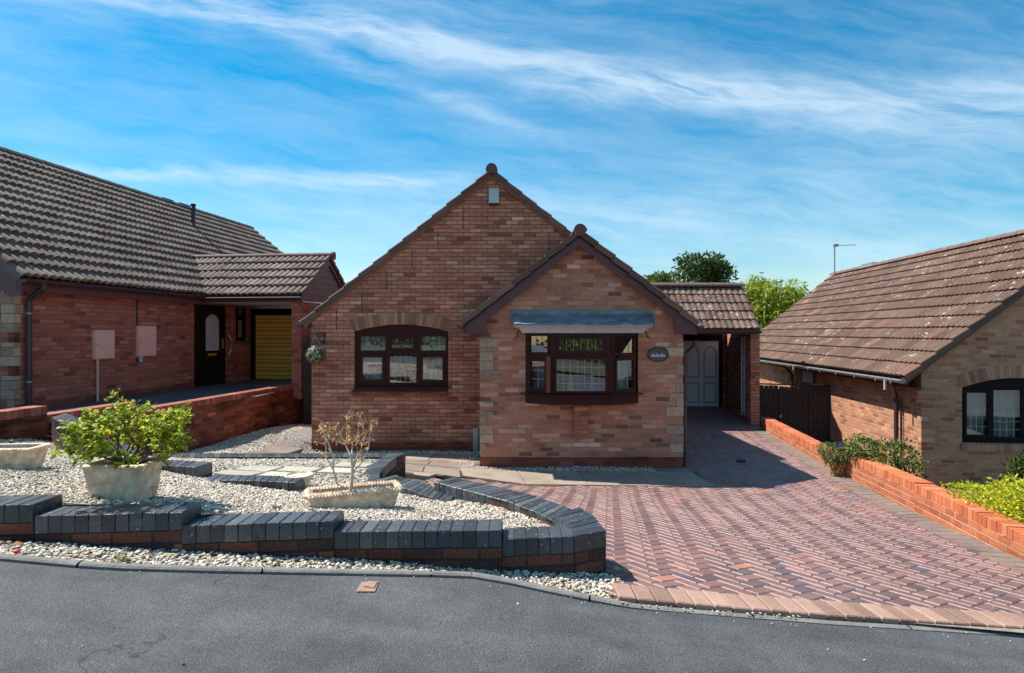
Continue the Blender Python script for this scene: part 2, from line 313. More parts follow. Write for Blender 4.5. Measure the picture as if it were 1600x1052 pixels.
# ------------------------------------------------------------------ mesh building
rng = random.Random(7); nrg = np.random.default_rng(7)
class MB:
    def __init__(s): s.v = []; s.f = []; s.uv = []; s.r = []; s.mi = []
    def face(s, pts, uv=None, r=None, mi=0):
        b = len(s.v); s.v += [tuple(p) for p in pts]; s.f.append(tuple(range(b, b+len(pts))))
        s.uv.append(uv if uv else [(p[0], p[2]) for p in pts]); s.r.append(rng.random() if r is None else r); s.mi.append(mi)
    def hexa(s, q, r=None, mi=0, skip=()):
        """q: four lower points counter-clockwise seen from above, then four upper points"""
        r = rng.random() if r is None else r
        a = [Vector(p) for p in q]
        fs = [('b', (3, 2, 1, 0)), ('t', (4, 5, 6, 7)), ('s', (0, 1, 5, 4)), ('s', (1, 2, 6, 5)), ('s', (2, 3, 7, 6)), ('s', (3, 0, 4, 7))]
        for k, f in fs:
            if k in skip: continue
            P = [a[i] for i in f]
            if k == 's':
                e = P[1]-P[0]; L = math.hypot(e.x, e.y); e0 = (P[0].x*e.x+P[0].y*e.y)/L if L > 1e-9 else 0
                uv = [((p.x*e.x+p.y*e.y)/L if L > 1e-9 else 0, p.z) for p in P]
            else: uv = [(p.x, p.y) for p in P]
            s.face(P, uv, r, mi)
    def box(s, x0, x1, y0, y1, z0, z1, r=None, mi=0):
        s.hexa([(x0, y0, z0), (x1, y0, z0), (x1, y1, z0), (x0, y1, z0), (x0, y0, z1), (x1, y0, z1), (x1, y1, z1), (x0, y1, z1)], r, mi)
    def brick(s, q, zt, zb, bev=.004, r=None, mi=0, emi=None):
        """footprint q (4 xy ccw) from zb up to zt (number or four numbers) with softened top edges"""
        r = rng.random() if r is None else r
        zt = [zt]*4 if not hasattr(zt, '__len__') else zt; zb = [zb]*4 if not hasattr(zb, '__len__') else zb
        c = Vector((sum(p[0] for p in q)/4, sum(p[1] for p in q)/4))
        lo = [Vector((p[0], p[1], b)) for p, b in zip(q, zb)]; up = [Vector((p[0], p[1], t-bev)) for p, t in zip(q, zt)]
        s.hexa(lo+up, r, mi, skip=('t', 'b'))
        inn = []
        for i, p in enumerate(q):
            P = Vector(p[:2]); e1 = (Vector(q[(i+1) % 4][:2])-P); e2 = (Vector(q[i-1][:2])-P)
            if e1.length > 1e-6: e1.normalize()
            if e2.length > 1e-6: e2.normalize()
            P = P+(e1+e2)*bev; inn.append(Vector((P.x, P.y, zt[i])))
        for i in range(4):
            j = (i+1) % 4; s.face([up[i], up[j], inn[j], inn[i]], [(0, 0)]*4, r, mi if emi is None else emi)
        s.face(inn, [(p.x, p.y) for p in inn], r, mi)
    def prism(s, poly, z0, z1, top=True, r=None):
        n = len(poly); r = rng.random() if r is None else r; L = 0
        for i in range(n):
            a, b = poly[i], poly[(i+1) % n]; l = math.hypot(b[0]-a[0], b[1]-a[1])
            s.face([(a[0], a[1], z0), (b[0], b[1], z0), (b[0], b[1], z1), (a[0], a[1], z1)], [(L, z0), (L+l, z0), (L+l, z1), (L, z1)], r); L += l
        if top:
            P = [Vector((p[0], p[1], z1)) for p in poly]
            for t in tessellate_polygon([P]):
                s.face([P[i] for i in t], [(P[i].x, P[i].y) for i in t], r)
    def tube(s, path, rad, n=8, caps=True, r=None, flat=1.0):
        path = [Vector(p) for p in path]; rr = rad if hasattr(rad, '__len__') else [rad]*len(path); r = rng.random() if r is None else r
        rings = []; ref = Vector((0, 0, 1))
        d0 = (path[1]-path[0]).normalized()
        if abs(d0.dot(ref)) > .95: ref = Vector((1, 0, 0))
        for i, p in enumerate(path):
            d = (path[min(i+1, len(path)-1)]-path[max(i-1, 0)]).normalized()
            a = d.cross(ref)
            if a.length < 1e-4: a = d.cross(Vector((0, 1, 0)))
            a.normalize(); b = a.cross(d).normalized()
            rings.append([p+(a*math.cos(2*math.pi*k/n)+b*math.sin(2*math.pi*k/n)*flat)*rr[i] for k in range(n)])
        for i in range(len(rings)-1):
            for k in range(n):
                k2 = (k+1) % n; s.face([rings[i][k], rings[i][k2], rings[i+1][k2], rings[i+1][k]], None, r)
        if caps: s.face(rings[0][::-1], None, r); s.face(rings[-1], None, r)
    def lathe(s, c, prof, n=20, r=None, sx=1, sy=1):
        r = rng.random() if r is None else r
        rings = [[Vector((c[0]+math.cos(2*math.pi*k/n)*rad*sx, c[1]+math.sin(2*math.pi*k/n)*rad*sy, c[2]+z)) for k in range(n)] for rad, z in prof]
        for i in range(len(rings)-1):
            for k in range(n):
                k2 = (k+1) % n; s.face([rings[i][k], rings[i][k2], rings[i+1][k2], rings[i+1][k]], None, r)
        s.face(rings[0][::-1], None, r); s.face(rings[-1], None, r)
    def build(s, name, m, parent=None, smooth=False, weld=False):
        me = bpy.data.meshes.new(name); me.from_pydata(s.v, [], s.f)
        uvl = me.uv_layers.new(name='UVMap'); flat = [c for f in s.uv for p in f for c in p[:2]]
        uvl.data.foreach_set('uv', flat)
        at = me.attributes.new('rnd', 'FLOAT', 'FACE'); at.data.foreach_set('value', s.r)
        ms = m if isinstance(m, (list, tuple)) else [m]
        for k in ms: me.materials.append(MATS[k])
        if len(ms) > 1: me.polygons.foreach_set('material_index', s.mi)
        if weld:
            import bmesh
            b = bmesh.new(); b.from_mesh(me); bmesh.ops.remove_doubles(b, verts=b.verts, dist=1e-5); b.to_mesh(me); b.free()
        if smooth: me.polygons.foreach_set('use_smooth', [True]*len(me.polygons))
        me.update()
        o = bpy.data.objects.new(name, me); col.objects.link(o)
        if parent: o.parent = parent; o.matrix_parent_inverse = world_of(parent).inverted()
        return o
def world_of(o):
    from mathutils import Matrix
    M = Matrix.LocRotScale(o.location, o.rotation_euler, o.scale)
    return (world_of(o.parent) @ o.matrix_parent_inverse @ M) if o.parent else M
def npmesh(name, V, Fc, rnd, m, parent=None, smooth=False):
    """V (n,3), Fc (m,k) of one size, rnd (m)"""
    me = bpy.data.meshes.new(name); k = Fc.shape[1]
    me.vertices.add(len(V)); me.vertices.foreach_set('co', V.astype(np.float32).ravel())
    me.loops.add(Fc.size); me.loops.foreach_set('vertex_index', Fc.astype(np.int32).ravel())
    me.polygons.add(len(Fc)); me.polygons.foreach_set('loop_start', (np.arange(len(Fc))*k).astype(np.int32))
    me.polygons.foreach_set('loop_total', np.full(len(Fc), k, np.int32))
    at = me.attributes.new('rnd', 'FLOAT', 'FACE'); at.data.foreach_set('value', rnd.astype(np.float32))
    me.materials.append(MATS[m]); me.update(calc_edges=True); me.validate()
    if smooth: me.polygons.foreach_set('use_smooth', [True]*len(me.polygons))
    o = bpy.data.objects.new(name, me); col.objects.link(o)
    if parent: o.parent = parent; o.matrix_parent_inverse = world_of(parent).inverted()
    return o
def tag(o, label=None, cat=None, group=None, kind=None):
    if label: o['label'] = label
    if cat: o['category'] = cat
    if group: o['group'] = group
    if kind: o['kind'] = kind
    return o
def empty(name, loc, label, cat, group=None):
    o = bpy.data.objects.new(name, None); col.objects.link(o); o.location = loc; o.empty_display_size = .2
    return tag(o, label, cat, group)
def gp(px, py, Z): d = -Z*F/(py-HZ); return ((px-CX)/F*d, d)
def dp(px, py, d): return ((px-CX)/F*d, d, -(py-HZ)/F*d)
class Fr:
    """a vertical plane: origin (x, y), direction u; 2-D coordinates are (metres along u, z)"""
    def __init__(s, o, u): s.o = Vector(o); s.u = Vector(u).normalized(); s.n = Vector((s.u.y, -s.u.x))
    def p(s, a, z, off=0): q = s.o+s.u*a+s.n*off; return Vector((q.x, q.y, z))
    def hit(s, px, py, off=0):
        k = (px-CX)/F; o = s.o+s.n*off           # ray (k*d, d)
        den = s.n.x*k+s.n.y; d = (o.x*s.n.x+o.y*s.n.y)/den
        q = Vector((k*d, d))-o; return (q.dot(s.u), -(py-HZ)/F*d)
    def hits(s, pts, off=0): return [s.hit(a, b, off) for a, b in pts]
def plate(mb, fr, outer, holes=(), off=0., th=.1, r=None, back=True, edges=True, mi=0):
    """a plate with holes whose front lies `off` in front of the frame plane and whose back is `th` behind that"""
    r = rng.random() if r is None else r
    loops = [list(outer)]+[list(h) for h in holes]; flat = [p for l in loops for p in l]
    tris = tessellate_polygon([[Vector((p[0], p[1], 0)) for p in l] for l in loops])
    def area(l): return sum(l[i][0]*l[(i+1) % len(l)][1]-l[(i+1) % len(l)][0]*l[i][1] for i in range(len(l)))
    for t in tris:
        P = [flat[i] for i in t]
        if area(P) < 0: P = P[::-1]
        mb.face([fr.p(a, z, off) for a, z in P], [(a, z) for a, z in P], r, mi)
        if back: mb.face([fr.p(a, z, off-th) for a, z in P[::-1]], [(a, z) for a, z in P[::-1]], r, mi)
    if edges:
        for li, l in enumerate(loops):
            if (area(l) < 0) == (li == 0): l = l[::-1]
            for i in range(len(l)):
                a, b = l[i], l[(i+1) % len(l)]
                hor = abs(b[0]-a[0]) > abs(b[1]-a[1])
                uv = [(a[0], a[1]), (b[0], b[1]), (b[0], b[1]+th), (a[0], a[1]+th)] if hor else [(a[0], a[1]), (b[0], b[1]), (b[0]+th, b[1]), (a[0]+th, a[1])]
                mb.face([fr.p(a[0], a[1], off), fr.p(a[0], a[1], off-th), fr.p(b[0], b[1], off-th), fr.p(b[0], b[1], off)], [uv[0], uv[3], uv[2], uv[1]], r, mi)
def rect(a0, a1, z0, z1): return [(a0, z0), (a1, z0), (a1, z1), (a0, z1)]
def archrect(a0, a1, z0, zs, zt, n=12):
    """rectangle whose head is a shallow arch from zs at the sides to zt in the middle"""
    pts = [(a0, z0), (a1, z0)]
    for i in range(n+1):
        t = i/n; a = a1+(a0-a1)*t; pts.append((a, zs+(zt-zs)*(1-(2*t-1)**2)))
    return pts
# ------------------------------------------------------------------ roofs and windows
def tile_slope(mb, A, e, n, pitch, L, S, roll=.15, gauge=.33, amp=.026, lip=.028, seg=6, v0=0, skirt=.085, cut=None, mi=0):
    """rows of rolled tiles: A eave corner, e along the eave, n horizontally inward; every row laps the one below"""
    A = Vector(A); e = Vector((*e, 0)).normalized(); n = Vector((*n, 0)).normalized()
    up = n*math.cos(pitch)+Vector((0, 0, math.sin(pitch))); nr = -n*math.sin(pitch)+Vector((0, 0, math.cos(pitch)))
    N = max(2, int(L/roll*seg)); rows = max(1, round(S/gauge)); g = S/rows
    prof = [amp*abs(math.sin(math.pi*(L*k/N)/roll))**.75 for k in range(N+1)]
    jr = random.Random(int(L*100+S*7))
    for i in range(rows):
        k0 = 0; jit = [jr.uniform(-.004, .004) for _ in range(int(L/.3)+2)]; jl = [jr.uniform(-.006, .006) for _ in range(int(L/.3)+2)]
        prev = None
        for k in range(N+1):
            a = L*k/N; ti = int(a/.3+1e-6)
            s0, s1 = i*g+jl[ti], (i+1)*g+.004
            base = A+e*a
            q = (base+up*s0+nr*(prof[k]+.002), base+up*s0+nr*(prof[k]+lip+jit[ti]), base+up*s1+nr*(prof[k]+.006))
            if prev:
                u0, u1 = L*(k-1)/N, a
                if cut is None or cut((u0+u1)/2, (i+.5)*g):
                    mb.face([prev[0], q[0], q[1], prev[1]], [(u0, v0+i*g+.01)]*2+[(u1, v0+i*g+.02)]*2, None, mi)
                    mb.face([prev[1], q[1], q[2], prev[2]], [(u0, v0+i*gauge+.02), (u1, v0+i*gauge+.02), (u1, v0+(i+.95)*gauge), (u0, v0+(i+.95)*gauge)], None, mi)
            if k in (0, N) and skirt:
                off = -nr*skirt
                mb.face([q[1], q[2], q[2]+off, q[1]+off], [(a, v0+i*g)]*4, None, mi)
                mb.face([q[0]+off*.6, q[1], q[1]+off, q[0]+off], [(a, v0+i*g)]*4, None, mi)
            prev = q
def ridge_tiles(mb, a, b, rad=.12, step=.45, n=8, drop=.02):
    a, b = Vector(a), Vector(b); L = (b-a).length; d = (b-a).normalized(); side = Vector((d.y, -d.x, 0)).normalized(); k = max(1, round(L/step))
    for i in range(k):
        p0 = a+d*(L*i/k); p1 = a+d*(L*(i+1)/k+.02); r0, r1 = rad, rad*.93; r = rng.random()
        A0 = [p0+side*math.cos(math.pi*j/n)*r0+Vector((0, 0, math.sin(math.pi*j/n)*r0*.85-drop)) for j in range(n+1)]
        A1 = [p1+side*math.cos(math.pi*j/n)*r1+Vector((0, 0, math.sin(math.pi*j/n)*r1*.85-drop)) for j in range(n+1)]
        for j in range(n): mb.face([A0[j], A0[j+1], A1[j+1], A1[j]], None, r)
        mb.face(A0, None, r)
def flat_end(mb, c, fwd, rad, th=.04, n=20, low=.35):
    """the round mortared end of a ridge: disc with a short square foot"""
    c = Vector(c); side = Vector((fwd[1], -fwd[0], 0)).normalized()*-1; f = Vector((*fwd, 0)).normalized()
    pts = [(math.cos(t)*rad, math.sin(t)*rad) for t in [math.pi*(j/n)*1.0 for j in range(n+1)]]+[(-rad*.72, -rad*low*2.6), (rad*.72, -rad*low*2.6)]
    P0 = [c+side*x+Vector((0, 0, z))+f*th for x, z in pts]; P1 = [p-f*th*1.6 for p in P0]; r = .5
    mb.face(P0, None, r)
    for i in range(len(pts)):
        j = (i+1) % len(pts); mb.face([P0[i], P0[j], P1[j], P1[i]], None, r)
def gutter(mb, a, b, rad=.055, n=8):
    a, b = Vector(a), Vector(b); d = (b-a).normalized(); side = Vector((d.y, -d.x, 0)).normalized()
    A0 = [a+side*math.cos(math.pi*j/n)*rad-Vector((0, 0, math.sin(math.pi*j/n)*rad)) for j in range(n+1)]
    A1 = [p+(b-a) for p in A0]
    for j in range(n): mb.face([A0[j], A0[j+1], A1[j+1], A1[j]], None, .5)
    mb.face(A0, None, .5); mb.face(A1, None, .5)
    ins = .004
    for s in (-1, 1):
        mb.tube([a+side*rad*s, b+side*rad*s], .008, 5)
def bar(mb, fr, a0, a1, z0, z1, off, th): plate(mb, fr, rect(a0, a1, z0, z1), (), off, th)
def make_window(parent, fr, outline, panes, off=-.06, th=.07, m='mahogany', sash=.045, sash_off=.018, lead=(.105, .125), curtain=None, flowers=(), interior=True, rings=None, name='window', lead_m='leading'):
    f = MB(); holes = [rect(*p) for p in panes]
    plate(f, fr, outline, holes, off, th)
    for i, p in enumerate(panes):
        if rings and not rings[i]: continue
        k = .006
        plate(f, fr, rect(p[0]-sash, p[1]+sash, p[2]-sash, p[3]+sash), [rect(p[0]+k, p[1]-k, p[2]+k, p[3]-k)], off+sash_off, .03)
    w = f.build(name, m, parent)
    g = MB()
    for p in panes: g.face([fr.p(a, z, off-.012) for a, z in rect(p[0]-.004, p[1]+.004, p[2]-.004, p[3]+.004)], None, .5)
    g.build('glass', 'glass', w)
    if lead:
        l = MB()
        for p in panes:
            nx = max(1, round((p[1]-p[0])/lead[0])); nz = max(1, round((p[3]-p[2])/lead[1]))
            for i in range(1, nx): a = p[0]+(p[1]-p[0])*i/nx; bar(l, fr, a-.0022, a+.0022, p[2], p[3], off-.006, .004)
            for i in range(1, nz): z_ = p[2]+(p[3]-p[2])*i/nz; bar(l, fr, p[0], p[1], z_-.0022, z_+.0022, off-.0055, .004)
        l.build('leading', lead_m, w)
    if flowers:
        gr, rd = MB(), MB()
        def leaf(mb_, a, z, ang, ln, wd):
            pts = [(a+math.cos(ang)*ln*t*1.0-math.sin(ang)*s*wd, z+math.sin(ang)*ln*t+math.cos(ang)*s*wd) for t, s in ((0, 0), (.35, .5), (.75, .4), (1, 0), (.75, -.4), (.35, -.5))]
            plate(mb_, fr, pts, (), off-.003, .003, edges=False)
        for a, z, k in flowers:
            gr, rd = MB(), MB()
            for q in range(5): leaf(rd, a, z, q*1.257, .055*k, .04*k)
            leaf(gr, a+.05*k, z+.03*k, .6, .10*k, .045*k); leaf(gr, a-.05*k, z-.02*k, 2.9, .11*k, .05*k); leaf(gr, a-.10*k, z+.03*k, 2.0, .08*k, .05*k); leaf(gr, a+.05*k, z-.04*k, -.6, .08*k, .04*k)
            n0 = len(rd.v); rd.v += gr.v; rd.f += [tuple(i_+n0 for i_ in f_) for f_ in gr.f]; rd.uv += gr.uv; rd.r += gr.r; rd.mi += [1]*len(gr.f)
            rd.build('glass_flower', ['glass_red', 'glass_green'], w)
    if curtain:
        for a0, a1, z0, z1, cm in curtain:
            c = MB()
            n = max(4, int((a1-a0)/.018)); pv = None
            for i in range(n+1):
                a = a0+(a1-a0)*i/n; o_ = off-.16+.02*math.sin(i*1.25)+.01*math.sin(i*.37)
                q = (fr.p(a, z0, o_), fr.p(a, z1, o_))
                if pv: c.face([pv[0], q[0], q[1], pv[1]], None, .5)
                pv = q
            c.build('curtain', cm, w)
    return w
def px_rect(fr, x0, y0, x1, y1, off=0):
    a0, z1 = fr.hit(x0, y0, off); a1, z0 = fr.hit(x1, y1, off); return (min(a0, a1), max(a0, a1), min(z0, z1), max(z0, z1))
def room(mb, fr, a0, a1, z0, z1, depth, off=-.14):
    """the inside of a room seen through a window"""
    P = lambda a, z, o: fr.p(a, z, o)
    b = off-depth
    mb.face([P(a0, z0, b), P(a1, z0, b), P(a1, z1, b), P(a0, z1, b)]); mb.face([P(a0, z0, off), P(a1, z0, off), P(a1, z0, b), P(a0, z0, b)])
    mb.face([P(a0, z1, off), P(a1, z1, off), P(a1, z1, b), P(a0, z1, b)]); mb.face([P(a0, z0, off), P(a0, z1, off), P(a0, z1, b), P(a0, z0, b)]); mb.face([P(a1, z0, off), P(a1, z1, off), P(a1, z1, b), P(a1, z0, b)])
def arch_bricks(mb, fr, a0, a1, zs, zt, h, n, off=.004, th=.03):
    """a fan of bricks on end over an opening whose head arches from zs to zt"""
    def low(t): return (a0+(a1-a0)*t, zs+(zt-zs)*(1-(2*t-1)**2))
    w = a1-a0; sl = 4*(zt-zs)/w
    for i in range(n):
        t0, t1 = (i+.06)/n, (i+.94)/n; P = []
        for t in (t0, t1):
            a, z_ = low(t); s = sl*(1-2*t); P.append((a, z_)); 
        for t in (t1, t0):
            a, z_ = low(t); s = sl*(1-2*t); k = 1/math.hypot(1, s); P.append((a-s*k*h, z_+k*h))
        plate(mb, fr, P, (), off, th, back=False)
def shingle_path(poly): return poly

# ------------------------------------------------------------------ the bungalow in the middle
house = empty('bungalow', (0, 11.14, -2.2), 'red brick bungalow in the middle with two front gables and an arched side window', 'house')
M = Fr((0, 11.14), (1, 0)); G = Fr((0, 9.76), (1, 0))
AX, AZ, SL = -.38, 3.07, .80                       # main gable apex (tile line) and slope
def mz(x): return AZ-SL*abs(x-AX)
wx0, wx1 = -3.75, 2.98
b = MB()
win_o = px_rect(M, 553.6, 509, 700.4, 609); zs = M.hit(553, 518)[1]; zt = M.hit(626, 507.5)[1]
hole = archrect(win_o[0], win_o[1], win_o[2], zs, zt)
PL = -2.05
plate(b, M, [(wx0, PL), (wx1, PL), (wx1, mz(wx1)-.10), (AX, AZ-.12), (wx0, mz(wx0)-.10)], [hole], 0, .10)
for x0, sgn in ((wx0, -1), (wx1, 1)):
    fr = Fr((x0, 19.5), (0, -1)) if sgn < 0 else Fr((x0, 11.14), (0, 1))
    plate(b, fr, rect(0 if sgn < 0 else .101, 8.36-.101 if sgn < 0 else 8.36, -2.5, mz(x0)-.12), (), 0, .1)
bk = Fr((wx1, 19.5), (-1, 0)); plate(b, bk, [(0, -2.5), (wx1-wx0, -2.5), (wx1-wx0, mz(wx0)-.1), (wx1-AX, AZ-.12), (0, mz(wx1)-.1)], (), 0, .1)
b.build('wall', 'house_brick', house)
b = MB(); plate(b, M, rect(wx0, wx1, -2.7, PL), (), .006, .12)
wgx0, wgx1 = -.525, 2.805
plate(b, G, rect(wgx0, wgx1, -2.7, -2.04), (), .006, .12)
for x0, o0, u in ((wgx0, 11.139, (0, -1)), (wgx1, 9.76, (0, 1))):
    plate(b, Fr((x0, o0), u), rect(0 if u[1] < 0 else .115, 1.379-.115 if u[1] < 0 else 1.379, -2.7, -2.04), (), .006, .1)
b.build('plinth', 'plinth_brick', house)
# brick arch and sill under the arched window
b = MB(); arch_bricks(b, M, win_o[0]-.03, win_o[1]+.03, zs+.004, zt+.012, .215, 28); b.build('brick_arch', 'voussoir', house)
b = MB(); ax0 = M.hit(550.5, 610)[0]; ax1 = M.hit(700.5, 610)[0]; z1 = M.hit(600, 609.6)[1]; z0 = M.hit(600, 618)[1]; n = 25
for i in range(n):
    a0 = ax0+(ax1-ax0)*i/n; a1 = ax0+(ax1-ax0)*(i+.93)/n
    b.hexa([(a0, 11.14-.07, z0), (a1, 11.14-.07, z0), (a1, 11.139, z0), (a0, 11.139, z0), (a0, 11.14-.07, z1-.03), (a1, 11.14-.07, z1-.03), (a1, 11.139, z1), (a0, 11.139, z1)])
b.build('brick_sill', 'plinth_brick', house)
# the corbelled stack bonding lines in the gable
for px, y0, y1 in ((723.5, 322, 358), (684, 361, 390), (644, 391, 421), (604.5, 424, 454), (565.5, 455, 486), (525.5, 486, 517), (858, 363, 400)):
    a0, z1_ = M.hit(px, y0); _, z0_ = M.hit(px, y1); b = MB(); bar(b, M, a0-.007, a0+.007, z0_, z1_, .002, .004); b.build('movement_joint', 'black_plastic', house)
# arched window
k = 7.011
def wpx(x0, y0, x1, y1): return px_rect(M, 540+x0/k, 480+y0/k, 540+x1/k, 480+y1/k, -.06)
panes = [wpx(165, 322, 435, 475), wpx(500, 345, 745, 450), wpx(822, 322, 1095, 475), wpx(182, 548, 405, 795), wpx(483, 522, 775, 828), wpx(842, 548, 1065, 800)]
fl = []
for p, s in ((panes[0], .68), (panes[1], .28), (panes[1], .75), (panes[2], .28)): fl.append((p[0]+(p[1]-p[0])*s, (p[2]+p[3])/2, .85))
fo = archrect(win_o[0]+.002, win_o[1]-.002, win_o[2]+.012, zs-.002, zt-.004)
w = make_window(house, M, fo, panes, rings=[0, 1, 0, 1, 0, 1], curtain=[(win_o[0]+.04, win_o[0]+.56, -1.02, .03, 'curtain_net'), (win_o[1]-.52, win_o[1]-.05, -1.02, .03, 'curtain_net')], flowers=fl)
b = MB(); bar(b, M, win_o[0]-.0, win_o[1]+.0, win_o[2]-.0, win_o[2]+.05, .035, .09); b.build('sill', 'mahogany', w)
b = MB(); room(b, M, win_o[0]-.6, win_o[1]+.35, -2.1, .25, 3.2); b.build('room', 'interior_dark', house)
# main roof
b = MB(); pit = math.atan(SL); Lr = 8.7
for sgn in (-1, 1):
    ex = AX+sgn*3.56; S = 3.56/math.cos(pit)
    A = (ex, 11.06+Lr, mz(ex)-.045) if sgn < 0 else (ex, 11.06, mz(ex)-.045)
    tile_slope(b, A, (0, -1) if sgn < 0 else (0, 1), (-sgn, 0), pit, Lr, S, v0=sgn*4, gauge=.345)
b.build('roof', 'house_tile', house)
b = MB(); ridge_tiles(b, (AX, 11.06, AZ-.01), (AX, 19.7, AZ-.01), .11); b.build('ridge', 'ridge_tile', house)
b = MB(); flat_end(b, (AX, 11.05, AZ-.03), (0, -1), .10); b.build('ridge_end', 'ridge_end', house)
b = MB(); t = .085
for sgn in (-1, 1):
    ex = AX+sgn*3.50
    P = [(ex, mz(ex)-.075), (AX, AZ-.075), (AX, AZ-.075-t*1.25), (ex, mz(ex)-.075-t*1.2)]
    if sgn > 0: P = P[::-1]
    plate(b, M, P, (), .05, .16)
b.build('undercloak', 'undercloak', house)
b = MB(); ex = AX-3.56; gutter(b, (ex-.03, 11.1, mz(ex)-.07), (ex-.03, 19.6, mz(ex)-.07)); b.build('gutter', 'brown_gutter', house)
# front wing
WX, WZ, WS = 1.10, 1.675, .775
def wz_(x): return WZ-WS*abs(x-WX)
b = MB(); bayo = px_rect(G, 822, 519.5, 997, 630)
plate(b, G, [(wgx0, -2.04), (wgx1, -2.04), (wgx1, wz_(wgx1)-.06), (WX, WZ-.08), (wgx0, wz_(wgx0)-.06)], [rect(bayo[0], bayo[1], bayo[2]+.10, bayo[3])], 0, .10)
plate(b, Fr((wgx0, 11.139), (0, -1)), rect(0, 1.379-.101, -2.04, wz_(wgx0)-.06), (), 0, .1)
plate(b, Fr((wgx1, 9.76), (0, 1)), rect(.101, 1.379, -2.04, wz_(wgx1)-.06), (), 0, .1)
b.build('wing_wall', 'wing_brick', house)
b = MB(); rq = random.Random(4)
for side in (0, 1):
    z_ = -1.965; i = 0
    while z_ < -.18:
        h = .15 if rq.random() < .72 else .075
        if rq.random() < .80:
            wd = rq.choice([.225, .33, .225, .11, .33]) ; wd = wd if side == 0 else min(wd, .28)
            if i % 2: wd = .11+rq.choice([0, .11])
            x0 = wgx0-.004 if side == 0 else wgx1-wd; x1 = wgx0+wd if side == 0 else wgx1+.004
            g = .005
            b = MB(); b.box(x0+(g if side else 0), x1-(0 if side else g), 9.746, 9.80, z_+g, z_+h-g); b.build('quoin', 'quoin_stone', house)
        z_ += h; i += 1
b = MB()
for sgn in (-1, 1):
    ex = WX+sgn*1.905; S = 1.905/math.cos(math.atan(WS))
    A = (ex, 9.55+1.6, wz_(ex)-.04) if sgn < 0 else (ex, 9.55, wz_(ex)-.04)
    L = 1.60 if sgn < 0 else 1.6
    tile_slope(b, A, (0, -1) if sgn < 0 else (0, 1), (-sgn, 0), math.atan(WS), L, S, v0=20+sgn*4, gauge=.345)
b.build('wing_roof', 'house_tile', house)
b = MB(); ridge_tiles(b, (WX, 9.56, WZ-.01), (WX, 11.13, WZ-.01), .11); b.build('wing_ridge', 'ridge_tile', house)
b = MB(); flat_end(b, (WX-.01, 9.545, WZ-.03), (0, -1), .098); b.build('wing_ridge_end', 'ridge_end', house)
BF = Fr((0, 9.64), (1, 0))
b = MB(); plate(b, BF, BF.hits([(726, 511), (726.5, 522.5), (761.5, 522), (761, 501), (905, 384.5), (1053.5, 498), (1054, 522), (1088, 523), (1089, 511.5), (905, 371)][::-1]), (), .03, .035)
b.build('barge_board', 'maroon_paint', house)
b = MB()
for sgn in (-1, 1):                                # timber soffit between barge board and wall
    x0 = WX+sgn*1.87; x1 = WX; o = .10
    q = [(x0, 9.647, wz_(x0)-.12), (x1, 9.647, WZ-.12), (x1, 9.758, WZ-.12), (x0, 9.758, wz_(x0)-.12)]
    q2 = [(p[0], p[1], p[2]+.03) for p in q]
    if sgn > 0: b.hexa(q[::-1]+q2[::-1])
    else: b.hexa(q+q2)
    xa, xb = (x0-.0, wgx0-.002) if sgn < 0 else (wgx1+.002, x0)
    zb = BF.hit(800, 521.5)[1]
    b.box(xa, xb, 9.65, 11.13, zb+.01, zb+.03); b.box(xa-.018 if sgn < 0 else xb, xa if sgn < 0 else xb+.018, 9.65, 11.13, zb, zb+.17)
b.build('soffit', 'maroon_paint', house)
b = MB(); ex = WX-1.905; gutter(b, (ex-.03, 9.56, wz_(ex)-.09), (ex-.03, 11.12, wz_(ex)-.09)); b.build('wing_gutter', 'brown_gutter', house); b = MB(); ex = WX+1.905; gutter(b, (ex+.03, 9.56, wz_(ex)-.09), (ex+.03, 11.12, wz_(ex)-.09)); b.build('wing_gutter', 'brown_gutter', house)
b = MB(); b.tube([(3.06, 9.95, -.13), (3.05, 9.95, -.22), (2.88, 9.93, -.36), (2.87, 9.93, -2.22)], .036, 10); b.build('downpipe', 'brown_gutter', house, True)
# bay window: splayed box with three facets
X0, X1, X2, X3 = G.hit(821, 560)[0], None, None, G.hit(997.5, 560)[0]
DB = 9.47; FB = Fr((0, DB), (1, 0)); X1 = FB.hit(860.5, 560)[0]; X2 = FB.hit(958, 560)[0]
bz1 = FB.hit(900, 519)[1]; bz0 = FB.hit(900, 617)[1]
kk = 4.574
def bx(fr, x0, y0, x1, y1): return px_rect(fr, 790+x0/kk, 470+y0/kk, 790+x1/kk, 470+y1/kk, -.0)
FL = Fr((X0, 9.76), (X1-X0, DB-9.76)); FR_ = Fr((X2, DB), (X3-X2, 9.76-DB))
LL = math.hypot(X1-X0, DB-9.76)
def bayframe(fr, a0, a1, panes, **kw):
    return make_window(house, fr, rect(a0, a1, bz0, bz1), panes, off=0, th=.06, sash=.03, lead=(.12, .14), **kw)
pl = [bx(FL, 172, 250, 303, 372), bx(FL, 178, 430, 284, 628)]
pm = [bx(FB, 382, 272, 694, 360), bx(FB, 362, 416, 718, 650)]
pr = [bx(FR_, 770, 250, 917, 374), bx(FR_, 792, 428, 914, 626)]
bayframe(FL, .0, LL-.01, pl, flowers=[((pl[0][0]+pl[0][1])/2+.06, (pl[0][2]+pl[0][3])/2, .8)], curtain=[(.03, LL-.08, bz0+.05, bz1, 'curtain_grey')])
bayframe(FB, X1-.012, X2+.012, pm, flowers=[(pm[0][0]+.13, pm[0][2]+.10, .5), (pm[0][0]+.38, pm[0][2]+.13, .45), (pm[0][0]+.66, pm[0][2]+.11, .55)], curtain=[(X1+.05, X1+.12, bz0+.05, bz1, 'curtain_net')])
